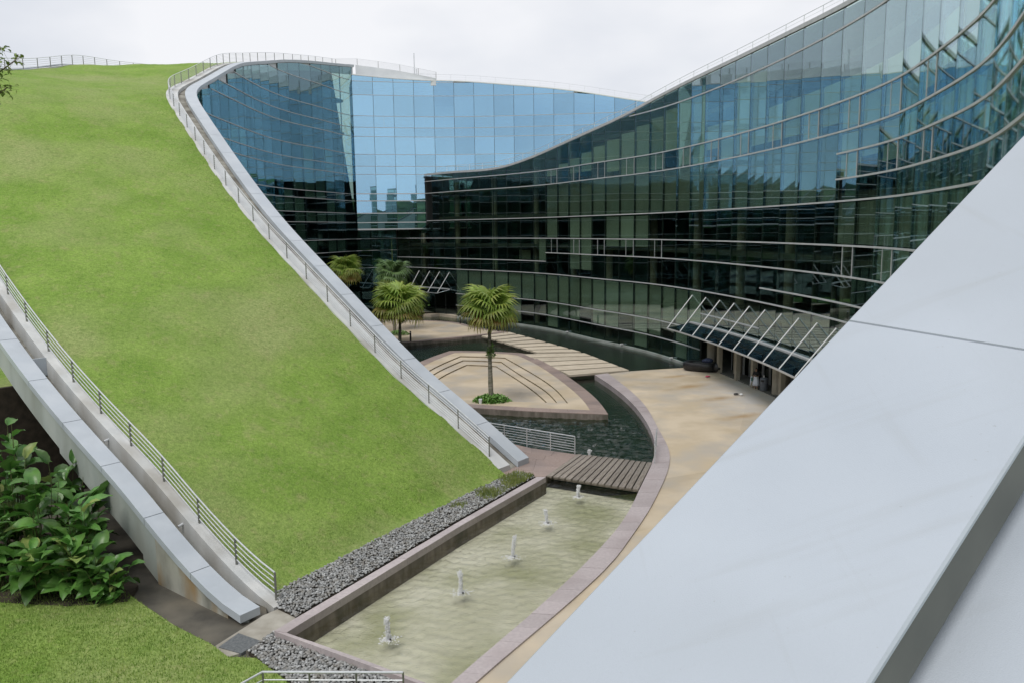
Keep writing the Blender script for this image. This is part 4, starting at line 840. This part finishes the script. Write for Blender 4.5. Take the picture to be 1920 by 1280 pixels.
def palm(label, x, y, z0, trunk_h, size, nf, dark=False, lean=(0, 0), seed=1, spear=.9):
    r = random.Random(seed); o = tag(empty('fan_palm', (x, y, z0)), label, 'palm tree', 'fan palms in the courtyard')
    top = Vector((lean[0], lean[1], trunk_h)); pts = [top*t+Vector((.05*math.sin(3*t+seed), .04*math.sin(4*t), 0)) for t in np.linspace(0, 1, 14)]
    MB().path([(p.x, p.y, p.z-.15 if i == 0 else p.z) for i, p in enumerate(pts)], [.20-.085*min(1, i/9)+.012*(i % 2) for i in range(14)], 12).build('trunk', TRUNK, o, smooth=True)
    MB().path([top+Vector((0, 0, q)) for q in (-.85, -.55, -.2, .15, .4)], [.13, .19, .21, .17, .05], 10).build('crown_shaft', FIBRE, o, smooth=True)
    for k in range(nf):
        t = k/(nf-1); pitch = R(-66+90*t)+r.uniform(-.1, .1); az = k*2.39996+r.uniform(-.2, .2); sc = size*r.uniform(.86, 1.08)*(.82 if t < .1 else 1)
        mt = LEAFD if dark else (LEAFY if t > .84 or (t > .7 and r.random() < .4) else LEAFP)
        if dark and t > .85: mt = LEAFP
        Mx = Matrix.Translation(top+Vector((0, 0, .2-.45*t))) @ Matrix.Rotation(az, 4, 'Z') @ Matrix.Rotation(pitch, 4, 'Y') @ Matrix.Rotation(r.uniform(-.35, .35), 4, 'X') @ Matrix.Scale(sc, 4)
        link('frond', r.choice(FR[mt.name]), o, Mx)
    for k in range(5 if not dark else 3):                # a few dead fronds hanging against the trunk
        Mx = Matrix.Translation(top+Vector((0, 0, -.35))) @ Matrix.Rotation(r.uniform(0, 6.28), 4, 'Z') @ Matrix.Rotation(R(r.uniform(58, 76)), 4, 'Y') @ Matrix.Diagonal((size*.55, size*.3, size*.5, 1))
        link('frond', r.choice(FR[LEAFY.name]), o, Mx)
    MB().path([top+Vector((0, 0, .2)), top+Vector((.03, .02, .8)), top+Vector((.05, .02, 1.5*size*spear))], [.05, .035, .008], 5).build('spear_leaf', LEAFP, o)
    return o
p = (-1.58, 56.44); palm('tall slender fan palm standing in the sunken paved island', p[0], p[1], FLOORZ, 7.05, 1.36, 34, seed=3, lean=(.0, 0))
palm('fan palm with brown fibrous neck on the far terrace edge', -12.4, 86.2, 0, 4.3, 1.95, 36, seed=5)
palm('dark bluish fan palm with a tall spear leaf behind the terrace palm', -14.6, 96.6, 0, 7.2, 1.42, 32, dark=True, seed=8, spear=2.0)
palm('fan palm half hidden by the coping before the dark corner', -19.6, 93.5, 0, 7.9, 1.32, 32, seed=12)
# epiphytes clinging to the tall trunk
def tuft(label, cx, cy, cz, rx, ry, h, n, seed, name, leaf=.16, m=SHRUB, cat='shrub', spike=False):
    r = random.Random(seed); o = tag(empty(name, (cx, cy, cz)), label, cat); mb = MB()
    for k in range(n):
        a, d = r.uniform(0, 6.28), r.random()**.55; zz_ = h*(1-d**3)*r.uniform(.35, 1.05); c = Vector((rx*d*math.cos(a), ry*d*math.sin(a), zz_))
        q = Matrix.Rotation(r.uniform(0, 6.28), 3, 'Z') @ Matrix.Rotation(r.uniform(-1.1, .5), 3, 'Y'); l = leaf*r.uniform(.6, 1.2)
        mb.add([c+q @ Vector(v_) for v_ in ((0, 0, 0), (l*.5, l*.28, .02), (l, 0, 0), (l*.5, -l*.28, .02))], [(0, 1, 2, 3)])
    mb.build('foliage', m, o)
    mb = MB()
    for k in range(14):
        a, d = r.uniform(0, 6.28), r.uniform(.1, .85); mb.tube((rx*d*math.cos(a), ry*d*math.sin(a), -.05), (rx*d*math.cos(a)*1.05, ry*d*math.sin(a)*1.05, h*.75), .012, 4)
    mb.build('stems', STEMM, o); return o
tuft('round low clump of bright green shrubs at the foot of the tall palm', p[0]+.02, p[1]-.1, FLOORZ, 1.65, 1.35, .75, 4200, 2, 'shrub_bed', leaf=.19)
tuft('small green shrub clump on the far terrace under the palms', -13.6, 93.5, 0, 1.3, 1.1, .45, 700, 4, 'shrub_bed', leaf=.2)
e = tuft('leafy green climber clinging to the middle of the tall palm trunk', p[0]+.02, p[1]-.02, FLOORZ+3.5, .32, .32, 1.1, 190, 6, 'climber', leaf=.22, cat='plant')
# small white lamp in the shrubs
tag(MB().tube((p[0]-.75, p[1]-1.0, FLOORZ), (p[0]-.75, p[1]-1.0, FLOORZ+.35), .05, 8).tube((p[0]-.75, p[1]-1.0, FLOORZ+.33), (p[0]-.75, p[1]-1.0, FLOORZ+.68), .10, 10, r2=.14).build('ground_lamp', WHITEP), 'small pale spotlight cup in the shrubs under the tall palm', 'lamp')
# bollards
for lb, (x, y) in (('black bollard with a white cap beside the brown-necked palm', (-11.46, 87.79)), ('black bollard on the far terrace edge facing the corner door', (-6.88, 104.02)), ('black bollard where the stepping slabs leave the terrace', (-1.69, 95.77))):
    o = tag(empty('bollard_light', (x, y, 0)), lb, 'bollard', 'bollards on the far terrace')
    MB().tube((0, 0, -.02), (0, 0, .95), .10, 12).build('post', BLACKM, o); MB().tube((0, 0, .94), (0, 0, 1.08), .09, 12).build('lamp_head', WHITEP, o); MB().tube((0, 0, 1.07), (0, 0, 1.14), .105, 12).build('cap', BLACKM, o)
# little white spots along the water sill
for k, s in enumerate((RE[9], RE[14], RE[18]+1, RE[22])):
    q = RC.off(s, -.22); tag(MB().box((q[0], q[1], -.07), (.3, .18, .12), Matrix.Rotation(.5, 3, 'Z')).build('sill_light', WHITEP), 'white light on the sill below the curved glass, '+['nearest the far terrace', 'second from the far terrace', 'third from the far terrace', 'nearest the black tub'][k], 'light', 'sill lights')
# ------------------------------------------------------------------ broad-leaved plants, lower left
def leaf_mesh(seed, m):
    r = random.Random(seed); n = 8; mb = MB(); L, W = 1.0, r.uniform(.20, .26); dr = r.uniform(.16, .42); rows_ = []
    for i in range(n+1):
        t = i/n; w = W*(math.sin(math.pi*min(t, .999)**.8)**.75)+.004; x = L*t*(1-.12*t); z = .10*math.sin(t*2)-dr*t*t; wv = .022*math.sin(t*19+seed)
        rows_.append([(x, -w, z+w*.38+wv), (x, -w*.5, z+w*.10+wv*.4), (x, 0, z-.004), (x, w*.5, z+w*.10-wv*.4), (x, w, z+w*.38-wv)])
    v_, f_ = strip(rows_); me = mesh(v_, f_, m, True, 'leaf'); return me
LM = [leaf_mesh(k, BROADL) for k in range(5)]+[leaf_mesh(9, BROADL2)]
CANES = [(x_-2.3, y_, h_*1.15, n_) for x_, y_, h_, n_ in [(-16.5, 28.3, 3.9, 30), (-14.9, 27.4, 3.3, 30), (-17.6, 27.0, 3.4, 26), (-13.4, 26.8, 2.5, 30), (-15.9, 26.2, 2.5, 28), (-12.6, 25.6, 1.5, 28), (-17.4, 29.8, 4.6, 26), (-14.2, 25.6, 1.7, 24), (-11.6, 25.3, 1.15, 24), (-18.3, 28.2, 4.3, 24), (-13.0, 26.2, 2.0, 24), (-15.4, 29.6, 3.2, 24), (-13.9, 28.3, 2.4, 24)]]
lbl = ['broad-leaved plant clump rising against the dark recess', 'broad-leaved plant clump leaning towards the sloping concrete beam', 'broad-leaved plant clump deep in the thicket beside the lawn', 'mid-height broad-leaved clump whose leaf tips touch the concrete beam', 'broad-leaved plant clump over the dark soil at the thicket middle', 'low broad-leaved clump spilling over the channel edge', 'tallest broad-leaved plant clump under the white coping', 'low broad-leaved clump at the front of the thicket by the lawn', 'lowest outermost broad-leaved clump beside the concrete channel', 'tall broad-leaved clump at the outer side of the thicket', 'broad-leaved clump between the low front plants and the beam', 'broad-leaved clump set back in the dark recess under the beam', 'broad-leaved clump hard against the foot of the concrete beam']
for j, (x, y, h, n) in enumerate(CANES):
    r = random.Random(40+j); o = tag(empty('broad_leaf_plant', (x, y, 0)), lbl[j], 'plant', 'broad-leaved plants by the lawn')
    for c in range(11):
        a = r.uniform(0, 6.28); d = r.uniform(.1, .55); hh = h*r.uniform(.62, 1.0); tip = Vector((d*math.cos(a)*1.6, d*math.sin(a)*1.6, hh)); ft = Vector((d*math.cos(a)*.6, d*math.sin(a)*.6, -.1))
        MB().path([ft, ft.lerp(tip, .5)+Vector((0, 0, .1)), tip], [.022, .018, .008], 5).build('stem', STEMM, o)
        for k in range(max(4, n//6+1)):
            t = 1-.15*k-r.uniform(0, .12); t = max(.15, t); q = ft.lerp(tip, t); az = a+k*2.5+r.uniform(-.6, .6); sc = r.choice([.5, .7, .85, 1.0, 1.15])*r.uniform(.9, 1.1)*(1.0 if h > 1.6 else .72)
            Mx = Matrix.Translation(q) @ Matrix.Rotation(az, 4, 'Z') @ Matrix.Rotation(R(-42+34*k/3+r.uniform(-18, 18)), 4, 'Y') @ Matrix.Rotation(r.uniform(-.5, .5), 4, 'X') @ Matrix.Diagonal((sc, sc*r.uniform(.85, 1.25), sc, 1))
            link('leaf', LM[5] if r.random() < .08 else r.choice(LM[:5]), o, Mx)
struct(obj('planting_soil', *MB().prism([(-13.2, 25.2), (-15, 24.9), (-18, 25.3), (-22, 26.5), (-22, 32.5), (-18, 30.8), (-15, 28), (-13.4, 26.4)], -.9, .05).__dict__.values(), SOIL))
# ------------------------------------------------------------------ tree whose twig tips reach in at the upper left
tr = tag(empty('leafy_tree', (-16.5, 18.6, -.35)), 'small leafy tree whose twig tips cross the lawn crest and sky', 'tree')
MB().path([(0, 0, -1), (.1, .1, 6), (.3, .2, 11), (1.0, .8, 14)], [.22, .18, .12, .08], 9).build('trunk', BARK, tr, smooth=True)
r = random.Random(5); tw = MB(); lf = MB()
tips = [((1.0, .8, 14), (2.6, 1.0, 15.6), (4.55, 1.2, 16.95)), ((1.0, .8, 14), (2.9, 1.0, 15.3), (4.35, 1.1, 16.3)), ((2.6, 1, 15.6), (3.7, 1.1, 16.6), (4.2, 1.2, 17.25)), ((1, .8, 14), (1.2, .6, 16), (1.6, .4, 17.8)), ((1, .8, 14), (-.6, 1, 15.6), (-1.8, 1.2, 16.6)), ((.6, .4, 12), (2.4, .4, 14), (3.7, .9, 15.35))]
for a, b, c in tips:
    A_, B2, C_ = [Vector(q) for q in (a, b, c)]; pts = [A_*(1-t)**2+B2*2*t*(1-t)+C_*t*t for t in np.linspace(0, 1, 9)]; tw.path(pts, [.05-.0045*i for i in range(9)], 5)
    for k in range(150):
        t = r.uniform(.42, 1.03); c = A_*(1-t)**2+B2*2*t*(1-t)+C_*t*t; q = c+Vector((r.gauss(0, .11), r.gauss(0, .11), r.gauss(0, .11))); l = r.uniform(.09, .19); m_ = Matrix.Rotation(r.uniform(0, 6.28), 3, 'Z') @ Matrix.Rotation(r.uniform(-1.0, 1.0), 3, 'Y')
        tw.tube(c, q, .003, 3); lf.add([q+m_ @ Vector(v_) for v_ in ((0, 0, 0), (l*.35, l*.24, .02), (l*.75, l*.2, .01), (l, 0, -.03), (l*.75, -l*.2, .01), (l*.35, -l*.24, .02))], [(0, 1, 2, 3, 4, 5)])
tw.build('limbs', BARK, tr); lf.build('crown', TREEL, tr)
# ------------------------------------------------------------------ drain pipe in the recess
q = LC.off(10.6, GOUT+.3); tag(MB().path([(q[0]+.5, q[1]+.3, 3.6), (q[0]+.1, q[1], 3.65), (q[0], q[1]-.05, 3.45), (q[0], q[1]-.05, -.2)], .09, 8).build('drain_pipe', CONC, smooth=True), 'pale bent downpipe in the dark recess under the lawn roof', 'pipe')
# ------------------------------------------------------------------ plaza things
def lathe(prof, n=16):
    v_ = [(r_*math.cos(2*math.pi*k/n), r_*math.sin(2*math.pi*k/n), z) for r_, z in prof for k in range(n)]; m_ = len(prof)
    return v_, [(i*n+k, i*n+(k+1) % n, (i+1)*n+(k+1) % n, (i+1)*n+k) for i in range(m_-1) for k in range(n)]+[tuple(range(n))[::-1], tuple((m_-1)*n+k for k in range(n))]
x, y = (19.23, 58.86); b_ = tag(empty('litter_bin', (x, y, 0)), 'grey cylindrical litter bin beside the standing person', 'bin')
obj('body', *lathe([(.27, 0), (.30, .03), (.30, .82), (.31, .86), (.27, .97), (.12, 1.0)]), BIN, b_, True)
obj('opening', *MB().box((-.19, -.22, .78), (.22, .14, .14), Matrix.Rotation(-.7, 3, 'Z')).__dict__.values(), BLACKM, b_)
tag(MB().tube((x-.02, y, .99), (x-.02, y, 1.17), .045, 8, r2=.055).build('paper_cup', WHITEP), 'white paper cup standing on the litter bin', 'cup')
# black padded tub with bags
x, y = (16.51, 67.81); t_ = tag(empty('black_tub', (x, y, 0), -.55), 'black rounded tub seat with an open hollow on the plaza', 'seat')
def hull(sc, z): return [(1.45*sc*(abs(math.cos(a))**.6)*(1 if math.cos(a) > 0 else -1)*(1.0 if math.cos(a) > 0 else 1.05), .82*sc*(abs(math.sin(a))**.7)*(1 if math.sin(a) > 0 else -1), z) for a in np.linspace(0, 2*math.pi, 25)[:-1]]
obj('shell', *sweep([hull(.86, 0), hull(.98, .12), hull(1.0, .42), hull(.97, .62), hull(.90, .72), hull(.72, .70), hull(.60, .45), hull(.55, .28)]), BLACKP, t_, True)
obj('inner_seat', *sweep([[(u_*.62, v_*.8-.0, z+.30) for u_, v_, z in hull(.9, 0)], [(u_*.62, v_*.8, z+.36) for u_, v_, z in hull(.85, 0)]]), BLACKM, t_, True)
def lump(name, label, x, y, z, sx, sy, sz, m, cat, seed):
    r = np.random.default_rng(seed); V = IV*np.array([sx, sy, sz]); V = V*(1+.12*np.sin(IV*4+seed).sum(1)[:, None]/2); V[:, 2] = np.maximum(V[:, 2], -sz*.62)
    tag(obj(name, V+np.array([x, y, z]), IFc, m, smooth=True), label, cat)
NAVY = mat('navy_cloth', (.03, .04, .09), (.09, .11, .2), scale=9, rough=.8); PINK = mat('pink_cloth', (.45, .06, .12), scale=4, rough=.8)
lump('dark_bag', 'dark navy patterned bag heaped on the black tub', x+.55, y-.35, .86, .5, .36, .26, NAVY, 'bag', 1)
lump('black_bag', 'black bag slumped against the end of the black tub', x+1.25, y-1.1, .36, .42, .36, .5, BLACKP, 'bag', 2)
lump('pink_cloth', 'small pink cloth on the paving by the black tub', *(16.35, 64.54), .05, .22, .12, .08, PINK, 'cloth', 3)
lump('dark_scrap', 'small dark scrap lying on the plaza paving', *(16.70, 57.44), .05, .2, .1, .08, BLACKP, 'scrap', 4); lump('white_scrap', 'small white and black scrap lying on the plaza paving', *(17.04, 57.23), .05, .14, .1, .1, WHITEP, 'scrap', 5)
# ------------------------------------------------------------------ person standing by the bin
SKIN = mat('skin', (.42, .26, .18), scale=8, rough=.55); BLKC = mat('black_top', (.012, .012, .014), scale=8, rough=.8); WHTC = mat('white_skirt', (.66, .70, .78), (.74, .77, .84), scale=5, rough=.8); HAIR = mat('dark_hair', (.015, .011, .009), scale=12, rough=.5); TEAL = mat('teal_cloth', (.01, .13, .11), scale=6, rough=.7); SHOE = mat('cream_shoe', (.6, .55, .38), scale=5, rough=.6)
px_, py_ = (18.75, 59.30); ps = tag(empty('person', (px_, py_, 0), R(-25)), 'person in black top and long white skirt holding a phone by the bin', 'person')
def skin(name, V, E_, rad, m, parent, root=0, sub=2):
    me = bpy.data.meshes.new(name); me.from_pydata(V, E_, []); o = bpy.data.objects.new(name, me); COL.objects.link(o); o.parent = parent
    md = o.modifiers.new('skin', 'SKIN'); md.use_smooth_shade = True
    for i, q in enumerate(rad): me.skin_vertices[0].data[i].radius = q if isinstance(q, tuple) else (q, q)
    me.skin_vertices[0].data[root].use_root = True; o.modifiers.new('sub', 'SUBSURF').levels = sub; o.modifiers['sub'].render_levels = sub; me.materials.append(m); return o
V = [(0, 0, .92), (0, 0, 1.08), (0, 0, 1.28), (0, .01, 1.36), (0, 0, 1.42), (0, -.01, 1.47), (0, -.015, 1.55), (0, -.01, 1.61),
     (.09, 0, .86), (.09, -.01, .48), (.09, .02, .09), (.09, -.12, .035), (-.09, 0, .86), (-.09, -.06, .48), (-.10, .03, .09), (-.11, -.11, .035),
     (.17, .01, 1.33), (.23, .02, 1.07), (.10, -.22, 1.06), (.04, -.28, 1.10), (-.17, .01, 1.33), (-.24, .03, 1.07), (-.10, -.20, 1.04), (-.03, -.27, 1.08)]
E_ = [(0, 1), (1, 2), (2, 3), (3, 4), (4, 5), (5, 6), (6, 7), (0, 8), (8, 9), (9, 10), (10, 11), (0, 12), (12, 13), (13, 14), (14, 15), (2, 16), (16, 17), (17, 18), (18, 19), (2, 20), (20, 21), (21, 22), (22, 23)]
rad = [(.145, .10), (.125, .09), (.145, .09), (.08, .07), .046, .06, (.078, .095), (.055, .07), .085, .055, .036, .03, .085, .055, .036, .03, .05, .042, .032, .024, .05, .042, .032, .024]
skin('body', V, E_, rad, SKIN, ps)
for sx in (1, -1):                                   # fingers of both hands round the phone
    for k in range(5):
        b0 = Vector((.035*sx, -.28, 1.07+.022*k)); skin('finger', [tuple(b0), tuple(b0+Vector((-.012*sx, -.035, .008))), tuple(b0+Vector((-.035*sx, -.05, .012)))], [(0, 1), (1, 2)], [.009, .009, .007], SKIN, ps, sub=1)
skin('top', [(0, 0, .96), (0, 0, 1.1), (0, 0, 1.29), (0, .01, 1.37), (.175, .01, 1.335), (.24, .02, 1.07), (.17, -.11, 1.06), (-.175, .01, 1.335), (-.25, .03, 1.07), (-.17, -.09, 1.05)], [(0, 1), (1, 2), (2, 3), (2, 4), (4, 5), (5, 6), (2, 7), (7, 8), (8, 9)], [(.165, .125), (.15, .115), (.165, .11), (.085, .08), .066, .056, .05, .066, .056, .05], BLKC, ps)
sk = [[((w+.02*math.cos(6*a))*math.cos(a), (w*.8+.02*math.cos(6*a))*math.sin(a), z) for a in np.linspace(0, 2*math.pi, 25)[:-1]] for w, z in ((.150, 1.0), (.175, .88), (.205, .7), (.235, .5), (.26, .30))]
obj('skirt', *sweep(sk), WHTC, ps, True)
V = IV*np.array([.098, .115, .125])+np.array([0, .012, 1.565]); V = np.array([q if not (q[1] < -.05 and q[2] < 1.60) else q*np.array([1, .35, 1]) for q in V]); obj('hair', V, IFc, HAIR, ps, True)
obj('hair_length', *sweep([[(w*math.cos(a), .055+w*.5*math.sin(a), z) for a in np.linspace(0, 2*math.pi, 13)[:-1]] for w, z in ((.085, 1.56), (.09, 1.44), (.075, 1.30))]), HAIR, ps, True)
obj('nose', *MB().tube((0, -.095, 1.56), (0, -.118, 1.535), .008, 6, r2=.014).__dict__.values(), SKIN, ps); obj('mouth', *MB().box((0, -.098, 1.508), (.04, .012, .01)).__dict__.values(), PINK, ps)
for sx in (-1, 1):
    obj('eye', *MB().tube((.032*sx, -.088, 1.568), (.032*sx, -.101, 1.568), .011, 8).__dict__.values(), HAIR, ps); obj('ear', *MB().tube((.085*sx, .01, 1.55), (.097*sx, .015, 1.55), .024, 8).__dict__.values(), SKIN, ps)
    obj('shoe', *sweep([[(.09*sx+w*math.cos(a), yy+.0*a, .045+h_*math.sin(a)) for a in np.linspace(0, 2*math.pi, 11)[:-1]] for w, h_, yy in ((.03, .03, .07), (.042, .045, 0), (.046, .04, -.10), (.025, .022, -.17))]), SHOE, ps, True)
Mp = Matrix.Translation((px_, py_, 0)) @ Matrix.Rotation(R(-25), 4, 'Z')
def pw_(v_): return Mp @ Vector(v_)
tag(MB().box(pw_((0, -.315, 1.12)), (.075, .012, .15), (Matrix.Rotation(R(-25), 3, 'Z') @ Matrix.Rotation(-.5, 3, 'X'))).build('phone', BLACKM), 'black phone held in both hands by the standing person', 'phone')
tag(obj('folded_umbrella', *[[pw_(q) for q in MB().path([(-.33, -.02, 1.0), (-.36, -.05, .72), (-.43, -.1, .28)], [.05, .075, .015], 8).v], MB().path([(-.33, -.02, 1.0), (-.36, -.05, .72), (-.43, -.1, .28)], [.05, .075, .015], 8).f], WHTC, smooth=True), 'white folded umbrella hanging at the person\'s side', 'umbrella')
tag(obj('teal_pouch', *[[pw_(q) for q in MB().box((-.30, -.12, .80), (.10, .10, .26)).v], MB().box((0, 0, 0), (1, 1, 1)).f], TEAL), 'small teal pouch hanging beside the white skirt', 'pouch')
# ------------------------------------------------------------------ put every thing's origin at its base
bpy.context.view_layer.update()
for o in list(COL.objects):
    if o.parent is None and o.type == 'EMPTY' and o.location.length < 1e-6 and o.children:
        pts = [c.matrix_world @ Vector(q) for c in o.children if c.type == 'MESH' for q in c.bound_box]
        if not pts: continue
        base = Vector((sum(q.x for q in pts)/len(pts), sum(q.y for q in pts)/len(pts), min(q.z for q in pts))); T = Matrix.Translation(-base)
        for c in o.children: c.matrix_local = T @ c.matrix_local
        o.location = base
